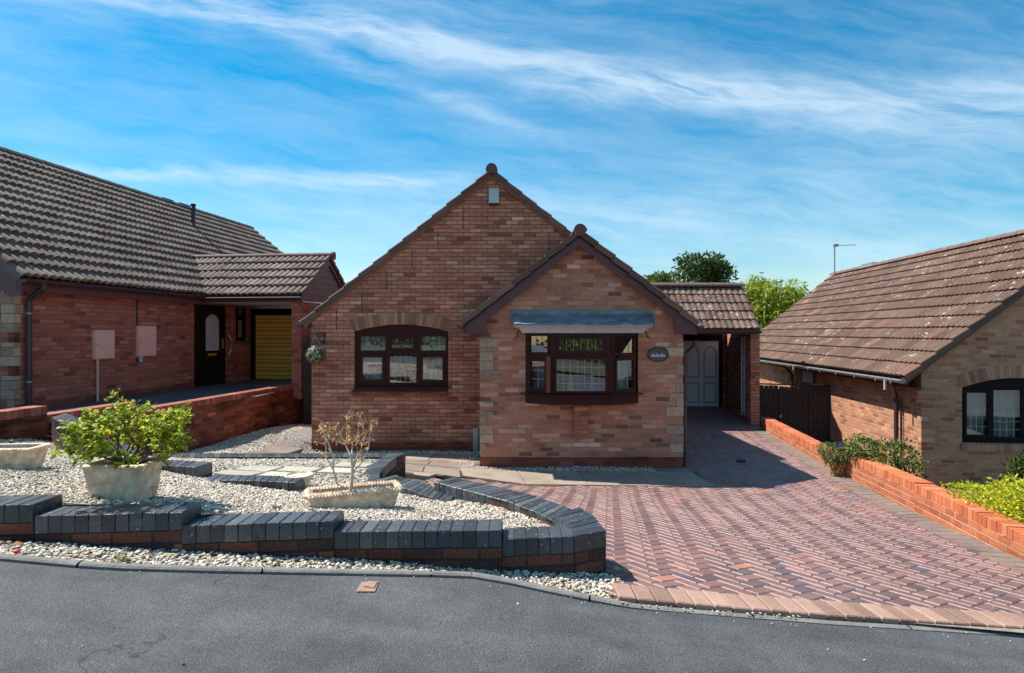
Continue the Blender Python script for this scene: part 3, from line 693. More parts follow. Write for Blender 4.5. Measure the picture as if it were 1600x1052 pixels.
bayframe(FR_, .01, LL, pr, flowers=[((pr[0][0]+pr[0][1])/2-.05, (pr[0][2]+pr[0][3])/2, .8)], curtain=[(.05, LL-.05, bz0+.05, bz1, 'curtain_net')])
# sash standing a little open in the left facet
b = MB(); a0, z1_ = FL.hit(853.5, 556, .03); _, z0_ = FL.hit(853.5, 616, .03)
b.box(FB.hit(853.0, 556)[0], FB.hit(859.5, 556)[0], DB-.075, DB-.03, FB.hit(853, 613)[1], FB.hit(853, 557)[1])
b.build('open_sash', 'mahogany_sunlit', house)
b = MB(); ins = .14
for a_, o_ in (((X0-.13, 9.757), 0),):
    pass
def bayplan(g, gd): return [(X0-g*1.2, 9.757), (X1-g*.6, DB-gd), (X2+g*.6, DB-gd), (X3+g*1.2, 9.757)]
b.prism(bayplan(.07, .10), FB.hit(900, 618.5)[1], bz0, r=.5); sill = b.build('bay_sill', 'mahogany', house)
b = MB(); b.prism(bayplan(.0, .04), FB.hit(900, 633)[1], FB.hit(900, 618.6)[1], r=.5); b.build('bay_base', 'mahogany', house)
b = MB(); q = bayplan(-.03, -.05); q = [(p[0], p[1]) for p in q]; b.prism([(X0+.02, 9.9), (X1+.02, DB+.07), (X2-.02, DB+.07), (X3-.02, 9.9)], bz0-.02, bz0+.012, r=.5); b.build('window_board', 'white_paint', house); b = MB(); b.prism([(X0+.01, 9.9), (X1+.01, DB+.01), (X2-.01, DB+.01), (X3-.01, 9.9)], bz1-.012, bz1+.03, r=.5); b.build('head_board', 'mahogany', house)
b = MB(); room(b, G, wgx0+.15, wgx1-.15, -2.0, .2, 3.4, off=-.11); b.build('front_room', 'interior_dark', house)
# brick pier under the bay
b = MB(); a0 = G.hit(896, 640)[0]; a1 = G.hit(918, 640)[0]; 
zt_ = FB.hit(900, 633.2)[1]; zb_ = G.hit(900, 682)[1]; b.box(a0, a1, 9.757-.10, 9.757, zb_, zt_); b.build('brick_pier', 'plinth_brick2' if 'plinth_brick2' in MATS else 'left_brick', house)
# lead roof and moulded cornice over the bay
b = MB(); zt2 = G.hit(900, 485.5)[1]; zm = FB.hit(900, 506)[1]
xl, xr = G.hit(797, 485)[0], G.hit(1021, 485)[0]; fl_, fr2 = FB.hit(803.5, 506)[0], FB.hit(1018.5, 506)[0]
n = 30
for i in range(n):                                  # sloping lead with shallow ripples
    t0, t1 = i/n, (i+1)/n; w0, w1 = .004*math.sin(i*1.9), .004*math.sin((i+1)*1.9)
    A = lambda t, w_: (xl+.03+(xr-xl-.06)*t, 9.752, zt2-.06+w_); B = lambda t, w_: (fl_+(fr2-fl_)*t, DB-.10, zm+w_*1.5); C = lambda t, w_: (fl_+(fr2-fl_)*t, DB-.105, zm-.03)
    b.face([B(t0, w0), B(t1, w1), A(t1, w1), A(t0, w0)], None, .5); b.face([C(t0, w0), C(t1, w1), B(t1, w1), B(t0, w0)], None, .5)
for s, fx, wx in ((0, fl_, xl+.03), (1, fr2, xr-.03)): b.face([(wx, 9.754, zt2-.06), (fx, DB-.10, zm), (fx, DB-.10, zm-.03), (fx, 9.754, zm-.03)], None, .5)
pts = [(xl, zt2), (xr, zt2)]; m_ = 26                # apron against the wall with a scalloped lower edge
low = []
for i in range(m_*4+1): t = i/(m_*4); low.append((xl+(xr-xl)*t, zt2-.12+.022*abs(math.sin(math.pi*t*m_))))
plate(b, G, low+pts[::-1], (), .012, .010)
for s, xx in ((0, xl), (1, xr)):                    # stepped side flashing
    for q in range(5):
        z_ = zt2-.03-.055*q; bar(b, G, xx-(.02 if s == 0 else -.0), xx+(.0 if s == 0 else .02), z_-.045, z_, .012, .01)
b.build('bay_roof', 'lead', house)
b = MB(); prof = [(.0, 0.), (.012, -.022), (.05, -.045), (.072, -.085), (.085, -.118)]
for i in range(len(prof)-1):
    (g0, h0), (g1, h1) = prof[i], prof[i+1]
    def ring(g, h): return [Vector((fl_+g*1.55, 9.757, zm-.03+h)), Vector((fl_+g*1.55, DB-.09+g, zm-.03+h)), Vector((fr2-g*1.55, DB-.09+g, zm-.03+h)), Vector((fr2-g*1.55, 9.757, zm-.03+h))]
    r0, r1 = ring(g0, h0), ring(g1, h1)
    for j in range(3): b.face([r1[j], r1[j+1], r0[j+1], r0[j]], None, .5)
b.face(r1, None, .5)
b.build('bay_cornice', 'cornice', house, False)
b = MB()
for px, s in ((809.5, -1), (1008, 1)):
    x, _ = G.hit(px, 520); zz = G.hit(px, 519)[1]; b.tube([(x-.02*s, 9.72, zz+.02), (x+.02*s, 9.70, zz-.03), (x, 9.68, zz-.06), (x+.045*s, 9.66, zz-.10)], .012, 6)
b.build('bay_bracket', 'brown_gutter', house)
b = MB(); a0, z1_ = M.hit(739.5, 668); a1, z0_ = M.hit(747.5, 712); b.box(a0, a1, 11.06, 11.13, z0_-.05, z1_); b.box(a0-.0, a1+.0, 11.05, 11.06, z1_-.16, z1_-.14); b.build('cable_duct', 'steel_blue', house)
# carport and garage on the right
CD = 14.6; C = Fr((0, CD), (1, 0)); GR = Fr((0, 18.0), (1, 0))
b = MB(); cx0 = C.hit(1173, 600)[0]; cx1 = C.hit(1187, 600)[0]
fz = C.hit(1100, 522)[1]
b.box(cx0, cx1, CD, CD+.33, -2.6, fz+.1)
q = [(cx0+.06, CD+.33), (cx1+.0, CD+.33), (6.62, 18.1), (6.50, 18.1)]; b.prism(q, -2.6, fz+.1)
b.prism([(2.985, 18.1), (6.55, 18.1), (6.55, 18.2), (2.985, 18.2)], -2.6, fz+.3)
b.build('carport_wall', 'house_brick', house)
gd = px_rect(GR, 1050, 533, 1123, 635); b = MB()
W4 = 1.98; ga1 = gd[1]; ga0 = ga1-2.10
fr = Fr((0, 18.0), (1, 0)); plate(b, fr, rect(ga0, ga1, gd[2], gd[3]), (), -.035, .02); b.build('door_backing', 'groove_shade', house); b = MB(); DH = []
cw = (ga1-ga0)/4
for i in range(4):
    a0 = ga0+cw*i+.07; a1 = ga0+cw*(i+1)-.06
    for z0_, z1_, ar in ((gd[2]+.10, gd[2]+.72, 0), (gd[2]+.86, gd[3]-.16, 1)):
        ol = archrect(a0, a1, z0_, z1_-(.2 if ar else 0), z1_, 10) if ar else rect(a0, a1, z0_, z1_)
        il = archrect(a0+.035, a1-.035, z0_+.035, z1_-(.2 if ar else 0)-.01, z1_-.035, 10) if ar else rect(a0+.035, a1-.035, z0_+.035, z1_-.035)
        DH.append(ol); 
        il2 = [(p[0]+(.03 if p[0] < (a0+a1)/2 else -.03), p[1]+(.04 if p[1] < (z0_+z1_)/2 else -.04)) for p in il]
        plate(b, fr, il, (), -.012, .02); plate(b, fr, il2, (), .004, .02)
plate(b, fr, rect(ga0, ga1, gd[2], gd[3]), DH, 0, .034)
b.build('garage_door', 'garage_white', house)
b = MB(); plate(b, fr, rect(ga0-.2, ga1+.10, -2.5, gd[3]+.5), [rect(ga0-.01, ga1+.01, -2.45, gd[3]+.01)], .05, .10); b.build('garage_frame', 'black_frame', house)
# carport roof
e0, ez = C.hit(1090, 513.5, .2); e1, _ = C.hit(1188, 513.5, .2)
Ly = e1-3.0; yE = CD-.2; rZ = 1.20; run = 15.55-yE; pit2 = math.atan((rZ-ez)/run)
b = MB(); tile_slope(b, (3.0, yE, ez-.02), (1, 0), (0, 1), pit2, Ly, run/math.cos(pit2), gauge=.335, v0=40, amp=.034, lip=.034)
tile_slope(b, (e1, yE+2*run+1.6, ez-.02-.0), (-1, 0), (0, -1), math.atan((rZ-ez)/(run+1.6)), Ly, math.hypot(run+1.6, rZ-ez), gauge=.335, v0=50)
b.build('carport_roof', 'carport_tile', house)
b = MB(); ridge_tiles(b, (3.0, 15.55, rZ+.02), (e1+.02, 15.55, rZ+.02), .13); b.build('carport_ridge', 'ridge_tile', house)
b = MB(); b.box(3.0, e1-.02, yE+.06, yE+.09, fz, ez-.0); b.box(3.0, e1-.03, yE+.09, 18.1, fz+.06, fz+.09)
b.face([(e1-.03, yE+.1, fz), (e1-.03, yE+2*run+1.3, fz), (e1-.03, 15.55, rZ-.05)], None, .5); b.build('carport_fascia', 'maroon_paint', house)
b = MB(); gutter(b, (2.98, yE-.0, ez-.06), (e1+.02, yE-.0, ez-.06)); b.build('carport_gutter', 'brown_gutter', house)
b = MB()
for i in range(22):
    z_ = -2.0+i*.085; b.tube([(cx0+.03+i*.001, CD+.55, z_), (cx0+.04, CD+.60+.06*math.sin(i*2.1), z_+.06)], .012, 5)
b.tube([(cx0+.04, CD+.5, -2.1), (cx0+.04, CD+.5, -.1)], .014, 6); b.tube([(cx0+.04, CD+.68, -2.1), (cx0+.04, CD+.68, -.1)], .014, 6)
b.build('trellis', 'white_paint', house)

# things on or in the bungalow
al = empty('alarm_box', (*M.p(0, 0)[:2], 2), 'silver grey burglar alarm box high under the peak of the main gable', 'alarm box')
a0, z1_ = M.hit(763, 293.5, .08); a1, z0_ = M.hit(780.5, 317.5, .08)
b = MB(); zt3, zb3 = z1_, z0_
b.hexa([(a0+.01, 11.05, zb3), (a1-.01, 11.05, zb3), (a1, 11.138, zb3), (a0, 11.138, zb3), (a0+.015, 11.045, zt3-.015), (a1-.015, 11.045, zt3-.015), (a1, 11.138, zt3), (a0, 11.138, zt3)]); b.build('cover', 'alarm_grey', al)
b = MB(); b.hexa([(a0+.05, 11.07, zb3-.03), (a1-.05, 11.07, zb3-.03), (a1-.03, 11.138, zb3-.03), (a0+.03, 11.138, zb3-.03), (a0+.03, 11.06, zb3+.002), (a1-.03, 11.06, zb3+.002), (a1-.01, 11.138, zb3+.002), (a0+.01, 11.138, zb3+.002)]); b.build('strobe_light', 'black_plastic', al)
pq = empty('wall_plaque', (*G.p(0, 0)[:2], -.3), 'dark oval metal plaque with a small raised picture beside the bay window', 'plaque')
c = dp(1028, 554, 9.75); b = MB(); n = 28
ring = lambda k_, o: [Vector((c[0]+math.cos(2*math.pi*j/n)*.178*k_, 9.757-o, c[2]+math.sin(2*math.pi*j/n)*.122*k_)) for j in range(n)]
rr = [ring(1, 0), ring(1, .02), ring(.93, .03), ring(.88, .018)]
for i in range(3):
    for j in range(n): b.face([rr[i][j], rr[i][(j+1) % n], rr[i+1][(j+1) % n], rr[i+1][j]], None, .5)
b.face(rr[3], None, .5); b.build('disc', 'plaque_metal', pq)
b = MB()
for j in range(9):
    xx = c[0]-.10+.025*j; hh = .03+.02*math.sin(j*2.3); b.lathe((xx, 9.735, c[2]-.02), [(.012, -.02), (.016, 0), (.006, hh)], 6, sy=.5)
b.build('relief', 'cornice', pq)
tb = empty('topiary_ball', (-3.68, 10.9, -.4), 'round ball of white flowers hanging from a bracket on the left front corner', 'hanging ball')
cb = Vector(dp(493, 555, 10.92)); rad = 14.3/930*10.92
vs, rs, fs = [], [], []
for i in range(900):
    d = nrg.normal(size=3); d /= np.linalg.norm(d); p = np.array(cb)+d*rad*nrg.uniform(.86, 1.03)
    a_ = np.cross(d, nrg.normal(size=3)); a_ /= np.linalg.norm(a_); b_ = np.cross(d, a_); s = nrg.uniform(.009, .017)
    k0 = len(vs); vs += [p-a_*s, p+b_*s+d*s*.6, p+a_*s, p-b_*s+d*s*.6]; fs.append((k0, k0+1, k0+2, k0+3)); rs.append(nrg.random())
npmesh('flowers', np.array(vs), np.array(fs), np.array(rs), 'topiary', tb)
b = MB(); b.lathe(cb, [(.02, -rad*.86), (rad*.6, -rad*.6), (rad*.84, 0), (rad*.6, rad*.6), (.02, rad*.86)], 16); b.build('core', 'leaf_dark', tb)
b = MB(); hook = Vector(dp(492, 522, 10.92))
for j in range(3):
    a_ = j*2.09; b.tube([cb+Vector((math.cos(a_)*rad*.8, math.sin(a_)*rad*.8, rad*.45)), hook], .004, 4)
b.build('chain', 'steel_blue', tb)
br = empty('wall_bracket', (-3.6, 11.1, 0), 'small black iron hanging bracket on the left front corner of the bungalow', 'bracket')
w0 = Vector(dp(507, 519, 11.13)); w1 = Vector(dp(507, 538, 11.13)); b = MB()
b.tube([w0, w1], .012, 6); b.tube([w0-Vector((0, 0, .03)), Vector((w0.x-.02, 10.98, w0.z-.01)), hook], .009, 6)
b.tube([w1, (w1.x-.04, 11.02, w1.z+.06), (w0.x-.08, 10.97, w0.z-.04)], .007, 6); b.build('bracket', 'black_plastic', br)
for px, bm, lab in ((891.5, 'vase_green', 'green bird shaped ornament standing on the left inside the bay window'), (925.5, 'vase_blue', 'blue bird shaped ornament standing on the right inside the bay window')):
    x, y_, z_ = dp(px, 611, 9.545); z_ = bz0+.013; t_ = empty('bird_ornament', (x, y_, z_), lab, 'ornament')
    b = MB(); b.lathe((x, y_, z_), [(.03, 0), (.058, .02), (.062, .08), (.05, .16), (.028, .21), (.02, .225)], 16, sy=.55); b.build('body', bm, t_, True)
    b = MB(); b.lathe((x, y_, z_+.22), [(.02, 0), (.028, .03), (.034, .065), (.026, .10), (.008, .12)], 14); b.tube([(x, y_, z_+.27), (x-.05, y_-.01, z_+.255)], [.014, .003], 6); b.build('head', 'porcelain', t_, True)
# ------------------------------------------------------------------ neighbour on the left
def ray_plane(px, py, P, N):
    d = Vector(((px-CX)/F, 1, -(py-HZ)/F)); t = Vector(P).dot(N)/d.dot(N); return d*t
tL = math.atan(.1237); vL = Vector((math.sin(tL), math.cos(tL))); uL = Vector((math.cos(tL), -math.sin(tL))); cL = Vector((-7.09, 8.47))*1.1; GLZ = -1.254
left = empty('neighbour_bungalow', (-8, 12, -1.14), 'red brick bungalow on the left with a steep grey tiled roof and yellow garage', 'house')
LS = Fr(cL, vL); LF = Fr(cL, uL); LE = .843; LSl = .80; LR = 3.76; LLEN = 12.5
b = MB()
d0, d1 = LS.hit(303.5, 500)[0], LS.hit(353.5, 500)[0]; dt = LS.hit(330, 476)[1]
wn = px_rect(LS, 368, 476, 386, 533)
plate(b, LS, rect(0, LLEN-.2, -1.5, LE+.05), [rect(d0, d1, GLZ, dt), rect(*wn)], 0, .1)
plate(b, LF, [(-7.0, -1.5), (-.0, -1.5), (-.0, LE-.02), (-3.5, LE+LSl*3.5-.02), (-7.0, LE-.02)], (), 0, .1)
bk = Fr(LS.p(LLEN-.2, 0)[:2], -uL); plate(b, bk, [(0, -1.5), (7.0, -1.5), (7.0, LE), (3.5, LE+LSl*3.5-.02), (0, LE)], (), 0, .1)
plate(b, Fr(cL-uL*7.0+vL*12.3, -vL), rect(0, 12.3, -1.5, LE), (), 0, .1)
b.build('wall', 'left_brick', left)
b = MB(); plate(b, LS, rect(0, d0, -1.4, GLZ+.12), (), .006, .02); b.build('plinth', 'plinth_brick', left)
b = MB(); rq = random.Random(9); z_ = -1.2; i = 0
while z_ < LE-.12:
    h = rq.choice([.15, .15, .075]); w1, w2 = rq.choice([(.22, .11), (.33, .11), (.11, .22), (.22, .16)]); g = .005
    if rq.random() < .86:
        b = MB(); plate(b, LF, rect(-w1, .004, z_+g, z_+h-g), (), .005, .03); plate(b, LS, rect(-.004, w2, z_+g, z_+h-g), (), .005, .03); b.build('quoin', 'quoin_stone', left)
    z_ += h
nin = -Vector(LS.n); A = LS.p(-.16, LE, .27); pl_ = math.atan(LSl)
b = MB(); tile_slope(b, A, vL, nin, pl_, LLEN+.2, LR/math.cos(pl_), amp=.055, lip=.062, gauge=.32, seg=8)
A2 = LS.p(LLEN+.04, LE, .27-2*LR); tile_slope(b, A2, -vL, Vector(LS.n), pl_, LLEN+.2, LR/math.cos(pl_), amp=.034, lip=.036, seg=3)
b.build('roof', 'grey_tile', left)
r0 = LS.p(-.17, LE+LSl*LR+.035, .27-LR); r1 = LS.p(LLEN+.05, LE+LSl*LR+.035, .27-LR)
b = MB(); ridge_tiles(b, r0, r1, .125); b.build('ridge', 'grey_ridge', left)
b = MB()
for px, py in ((259, 316), (286, 324)):
    q = ray_plane(px, py, r0, Vector((*LS.n, 0))); e = Vector((*vL, 0)); s = Vector((*LS.n, 0))*.13
    b.hexa([q-e*.22-s, q+e*.22-s, q+e*.22+s, q-e*.22+s][::-1]+[p+Vector((0, 0, .10)) for p in [q-e*.22-s*.6, q+e*.22-s*.6, q+e*.22+s*.6, q-e*.22+s*.6]][::-1])
b.build('ridge_vent', 'grey_ridge', left)
nrL = Vector((*(-nin*math.sin(pl_)*-1*-1), 0)) if False else Vector((LS.n.x*math.sin(pl_), LS.n.y*math.sin(pl_), math.cos(pl_)))
q = ray_plane(302, 358, A, nrL); b = MB()
sF = q.y/F
b.lathe(q-Vector((0, 0, .1)), [(.055, 0), (.055, 28*sF+.1), (.075, 28*sF+.11), (.075, 33*sF+.1), (.058, 33*sF+.12), (.058, 36*sF+.1), (.078, 36*sF+.11), (.07, 38*sF+.12)], 12); b.build('flue', 'black_plastic', left, True)
b = MB(); e = Vector((*vL, 0)); up = Vector((nin.x*math.cos(pl_), nin.y*math.cos(pl_), math.sin(pl_))); q0 = q+nrL*.05
b.face([q0-e*.25-up*.28, q0+e*.25-up*.28, q0+e*.2+up*.2, q0-e*.2+up*.2], None, .5); b.face([q0-e*.25-up*.28-nrL*.05, q0+e*.25-up*.28-nrL*.05, q0+e*.25-up*.28, q0-e*.25-up*.28], None, .5); b.build('flue_flashing', 'steel_blue', left)
b = MB(); plate(b, LF, [(.27, LE-.03), (-3.49, LE+LSl*LR-.07), (-3.49, LE+LSl*LR-.28), (.02, LE-.27), (.27, LE-.27)], (), .14, .03)
plate(b, Fr(LS.p(-.14, 0, .22)[:2], vL), rect(0, LLEN+.1, LE-.20, LE-.03), (), .0, .02)
q = [LS.p(-.13, LE-.19, .2), LS.p(LLEN, LE-.19, .2), LS.p(LLEN, LE-.19, 0.002), LS.p(-.13, LE-.19, .002)]; b.face(q, None, .5)
b.build('fascia', 'maroon_paint', left)
b = MB(); gutter(b, LS.p(-.14, LE-.02, .31), LS.p(4.25, LE-.02, .31)); b.build('gutter', 'brown_gutter', left)
b = MB(); g0 = LS.p(LS.hit(68, 450, .31)[0], LE-.05, .31); zb = LS.hit(45, 634, .07)[1]; a45 = LS.hit(45.5, 500, .07)[0]
p1 = LS.p(a45, LE-.34, .07)
b.tube([g0, g0-Vector((0, 0, .09)), p1+Vector((0, 0, .03)), p1-Vector((0, 0, .05)), LS.p(a45, GLZ, .07)], .042, 12); b.build('downpipe', 'brown_gutter', left, True)
b = MB()
for py in (490, 597): zz = LS.hit(45.5, py, .07)[1]; b.tube([LS.p(a45, zz-.012, .07), LS.p(a45, zz+.012, .07)], .043, 12)
b.build('pipe_clip', 'steel_blue', left)
# front door and its narrow window in the side wall under the carport
b = MB(); plate(b, LS, rect(d0+.01, d1-.005, GLZ, dt-.005), [rect(d0+.16, d1-.05, GLZ+.09, dt-.08)], -.02, .07); b.build('door_frame', 'black_frame', left)
b = MB(); da0, da1, dz0, dz1 = d0+.165, d1-.055, GLZ+.095, dt-.085
gl = archrect(*[LS.hit(x, 520, -.04)[0] for x in (321.5, 344)], LS.hit(333, 548, -.04)[1], LS.hit(333, 500, -.04)[1], LS.hit(333, 491, -.04)[1])
plate(b, LS, rect(da0, da1, dz0, dz1), [gl], -.04, .05)
lo = rect(*[LS.hit(x, 560, -.04)[0] for x in (323, 343)], LS.hit(333, 596, -.04)[1], LS.hit(333, 563, -.04)[1]); plate(b, LS, lo, [[(p[0]+(.03 if p[0] < (lo[0][0]+lo[1][0])/2 else -.03), p[1]+(.03 if p[1] < (lo[0][1]+lo[2][1])/2 else -.03)) for p in lo]], -.028, .012)
dr = b.build('door', 'black_frame', left)
b = MB(); plate(b, LS, gl, (), -.07, .01); b.build('frosted_glass', 'curtain_grey', dr)
b = MB()
for px, py in ((331, 502), (327, 513), (334, 513), (327, 521), (334, 521), (327, 533), (334, 533), (328, 541), (335, 541)):
    a_, z_ = LS.hit(px+1.5, py, -.04); plate(b, LS, [(a_-.03, z_), (a_, z_-.03), (a_+.03, z_), (a_, z_+.03)], (), -.06, .008)
b.build('glass_diamond', 'leading', dr)
b = MB(); plate(b, LS, rect(*[LS.hit(x, 554, -.03)[0] for x in (325, 338)], LS.hit(331, 556, -.03)[1], LS.hit(331, 552.5, -.03)[1]), (), -.025, .015); b.build('letterbox', 'brass', dr)
b = MB(); a_, z_ = LS.hit(348.5, 537, -.02); plate(b, LS, rect(a_-.02, a_+.02, z_-.12, z_+.12), (), -.02, .02); b.build('handle', 'brass', dr)
b = MB(); b.tube([LS.p(*LS.hit(357.5, 523), .0), LS.p(*LS.hit(357.5, 524, .05), .05), LS.p(*LS.hit(362, 531, .07), .07), LS.p(*LS.hit(361.5, 547, .07), .07), LS.p(*LS.hit(357, 553, .05), .05), LS.p(*LS.hit(357, 555), .0)], .016, 8); b.build('grab_rail', 'white_paint', left, True)
make_window(left, LS, rect(wn[0]+.01, wn[1]-.01, wn[2]+.01, wn[3]-.01), [(wn[0]+.12, wn[1]-.12, wn[2]+.10, wn[2]+.85*(wn[3]-wn[2])-.25), (wn[0]+.12, wn[1]-.12, wn[3]-.27, wn[3]-.07)], off=-.03, th=.06, m='black_frame', sash=.03, curtain=[(wn[0]+.1, wn[1]-.1, wn[2], wn[3], 'curtain_net')], name='side_window')
b = MB(); plate(b, LS, rect(wn[0]-.05, wn[1]+.05, wn[2]-.05, wn[2]), (), .03, .05); b.build('window_sill', 'plinth_brick', left)
# garage door at the back of the carport
gs = LS.hit(393.5, 550)[0]; LG = Fr(LS.p(gs, 0)[:2], uL)
g = px_rect(LG, 399.5, 493, 452, 602); gzt = LG.hit(420, 493)[1]; gzb = GLZ
b = MB(); wd = LG.hit(458, 550)[0]-g[0]; nb = 8; ga = g[0]
plate(b, LG, rect(ga, ga+wd, gzb, gzt), (), -.034, .01); b.build('door_backing', 'garage_groove_shade', left); b = MB()
for i in range(nb*1):
    z0_, z1_ = gzb+(gzt-gzb)*i/nb, gzb+(gzt-gzb)*(i+1)/nb
    plate(b, LG, rect(ga, ga+wd, z0_+.03, (z0_+z1_)/2-.01), (), .0, .03); plate(b, LG, rect(ga, ga+wd, (z0_+z1_)/2+.01, z1_), (), .004, .03)
b.build('garage_door', 'garage_yellow', left)
b = MB(); plate(b, LG, rect(.0, ga+wd+.25, gzb-.1, LE-.2), [rect(ga-.005, ga+wd+.005, gzb-.05, gzt+.005)], .06, .1); b.build('garage_frame', 'black_frame', left)
# carport of the left house: pier, roof, boarded gable
ps = 12.7-LS.p(0, 0).x*vL.x-LS.p(0, 0).y*vL.y
LP = Fr(LS.p(ps, 0)[:2], uL); p0 = LP.hit(455.5, 540)[0]; p1_ = LP.hit(470.5, 540)[0]
b = MB(); plate(b, LP, rect(p0, p1_, -1.5, LE-.13), (), 0, .46); plate(b, Fr(LP.p(p1_, 0)[:2], vL), rect(.461, 3.4, -1.5, -1.05), (), 0, .2)
b.build('carport_pier', 'left_brick', left)
ev = ps-.15; LEv = Fr(LS.p(ev, 0)[:2], uL); e1s = LEv.hit(473, 463)[0]; e0s = .0
rz = 1.87; crun = 1.50; cp = math.atan((rz-LE+.04)/crun)
b = MB(); tile_slope(b, LEv.p(.15, LE-.02), uL, vL, cp, e1s-.15, crun/math.cos(cp), amp=.044, lip=.055, gauge=.335, v0=70, cut=None)
inner = LEv.p(.0, 0)
for q_ in range(5):                                  # the roof runs on up to meet the main slope
    s0 = crun*q_/5; L_ = (rz-LE)*q_/5/LSl*.0
# valley side: triangle of tiles between the carport ridge and the main roof
w_ = (rz-LE)/LSl+.1
n_ = 12
for q_ in range(5):
    sA = (q_+.5)/5; ext = w_*sA
    base = LEv.p(.15-ext+.0, LE-.02)
    upv = Vector((vL.x*math.cos(cp), vL.y*math.cos(cp), math.sin(cp)))
    o0 = crun/math.cos(cp)*q_/5
    tile_slope(b, base+upv*o0, uL, vL, cp, ext, crun/math.cos(cp)/5, amp=.044, lip=.044, gauge=.335, v0=80+q_, skirt=0)
tile_slope(b, LEv.p(e1s, LE-.02)+Vector((*(vL*2*crun), 0)), -uL, -vL, cp, e1s+.5, crun/math.cos(cp), amp=.034, lip=.036, v0=90, seg=3)
b.build('carport_roof', 'grey_tile', left)
rr0 = LEv.p(-w_+.1, rz+.05)+Vector((*(vL*crun), 0)); rr1 = LEv.p(e1s+.02, rz+.05)+Vector((*(vL*crun), 0))
b = MB(); ridge_tiles(b, rr0, rr1, .10); b.build('carport_ridge', 'ridge_tile', left)
b = MB(); flat_end(b, rr1+Vector((*(uL*.02), -.02)), uL, .10); b.build('carport_ridge_end', 'ridge_end', left)
b = MB()
for q_ in range(9):
    t_ = q_/8; p_ = LEv.p(.12-w_*t_, LE+.03+(rz-LE)*t_)+Vector((*(vL*crun*t_), 0)); b.box(p_.x-.09, p_.x+.09, p_.y-.07, p_.y+.07, p_.z-.03, p_.z+.055+.01*(q_ % 2))
b.build('valley_mortar', 'lichen_mortar', left)
CG = Fr(LEv.p(e1s-.04, 0)[:2], vL)
b = MB(); nb = 7
for i in range(nb):
    za, zb_ = LE-.12+(rz-LE+.05)*i/nb, LE-.12+(rz-LE+.05)*(i+1)/nb; k0 = crun*(za-LE+.12)/(rz-LE+.07); k1 = crun*(zb_-LE+.12)/(rz-LE+.07)
    plate(b, CG, [(k0, za+.008), (2*crun-k0, za+.008), (2*crun-k1, zb_), (k1, zb_)], (), -.04+.0, .03)
b.build('gable_boarding', 'maroon_paint', left)
b = MB(); plate(b, CG, [(-.02, LE-.05), (crun, rz-.03), (2*crun, LE-.05), (2*crun, LE-.22), (crun, rz-.20), (-.02, LE-.24)][::-1], (), .0, .03); plate(b, LEv, rect(-.02+.0, e1s-.03, LE-.155, LE-.02), (), .0, .02); b.build('carport_barge_board', 'maroon_paint', left)
b = MB(); zz = LE-.15; q4 = [LEv.p(.02, zz, -.03), LEv.p(e1s-.06, zz, -.03), LEv.p(e1s-.06, zz, -2.6), LEv.p(.02, zz, -2.6)]; b.hexa(q4+[p+Vector((0, 0, .02)) for p in q4]); b.build('carport_ceiling', 'white_paint', left)
b = MB(); gutter(b, LEv.p(.1, LE-.06, .05), LEv.p(e1s, LE-.06, .05)); b.build('carport_gutter', 'brown_gutter', left)
b = MB()
for i in range(7):
    a_ = .33+i*.16
    for s in (1, -1): plate(b, CG, [(a_, LE-.40), (a_+.02, LE-.40), (a_+.02+s*.16, LE-.24), (a_+s*.16, LE-.24)][::(1 if s > 0 else 1)], (), -.07-.004*s, .004)
b.build('lattice', 'timber_dark', left)
# meter boxes on the left wall
def meter(x0, y0, x1, y1, lab):
    off = .06; r_ = px_rect(LS, x0, y0, x1, y1, off); t_ = empty('meter_box', LS.p(r_[0], r_[2], 0), lab, 'meter box')
    b = MB(); plate(b, LS, rect(r_[0], r_[1], r_[2], r_[3]), (), off-.012, off-.012); b.build('case', 'meter_pink', t_)
    b = MB(); plate(b, LS, rect(r_[0]+.02, r_[1]-.015, r_[2]+.02, r_[3]-.02), (), off, .012); b.build('door', 'meter_pink', t_)
    b = MB(); a_ = r_[0]+.07; z_ = (r_[2]+r_[3])/2; plate(b, LS, rect(a_-.01, a_+.01, z_-.01, z_+.01), (), off+.004, .004); b.build('lock', 'black_plastic', t_)
    return t_, r_
t_, r_ = meter(148, 516, 180, 560, 'pink meter box on a thin post, nearer the front of the left house')
b = MB(); a_ = LS.hit(152.5, 570, .05)[0]; b.tube([LS.p(a_, r_[2], .05), LS.p(a_, GLZ, .05)], .02, 8); b.build('post', 'meter_pink', t_)
t_, r_ = meter(216.5, 509.5, 245, 556, 'pink meter box with a black cable beside it, nearer the dark front door')
b = MB(); a_ = LS.hit(219.5, 560, .04)[0]; plate(b, LS, rect(a_-.03, a_+.05, r_[2]-.11, r_[2]-.01), (), .05, .05); b.build('junction_box', 'cornice', t_)
b = MB(); a_ = LS.hit(214, 520, .01)[0]; zt_ = LS.hit(214, 468)[1]; zb_ = LS.hit(214, 561)[1]; b.tube([LS.p(a_, zt_, .015), LS.p(a_, zb_, .015), LS.p(a_+.02, zb_-.05, .015), LS.p(a_+.06, zb_-.06, .015), LS.p(a_+.09, zb_-.03, .015), LS.p(a_+.09, zb_+.02, .015)], .014, 6); b.build('cable', 'black_plastic', t_)

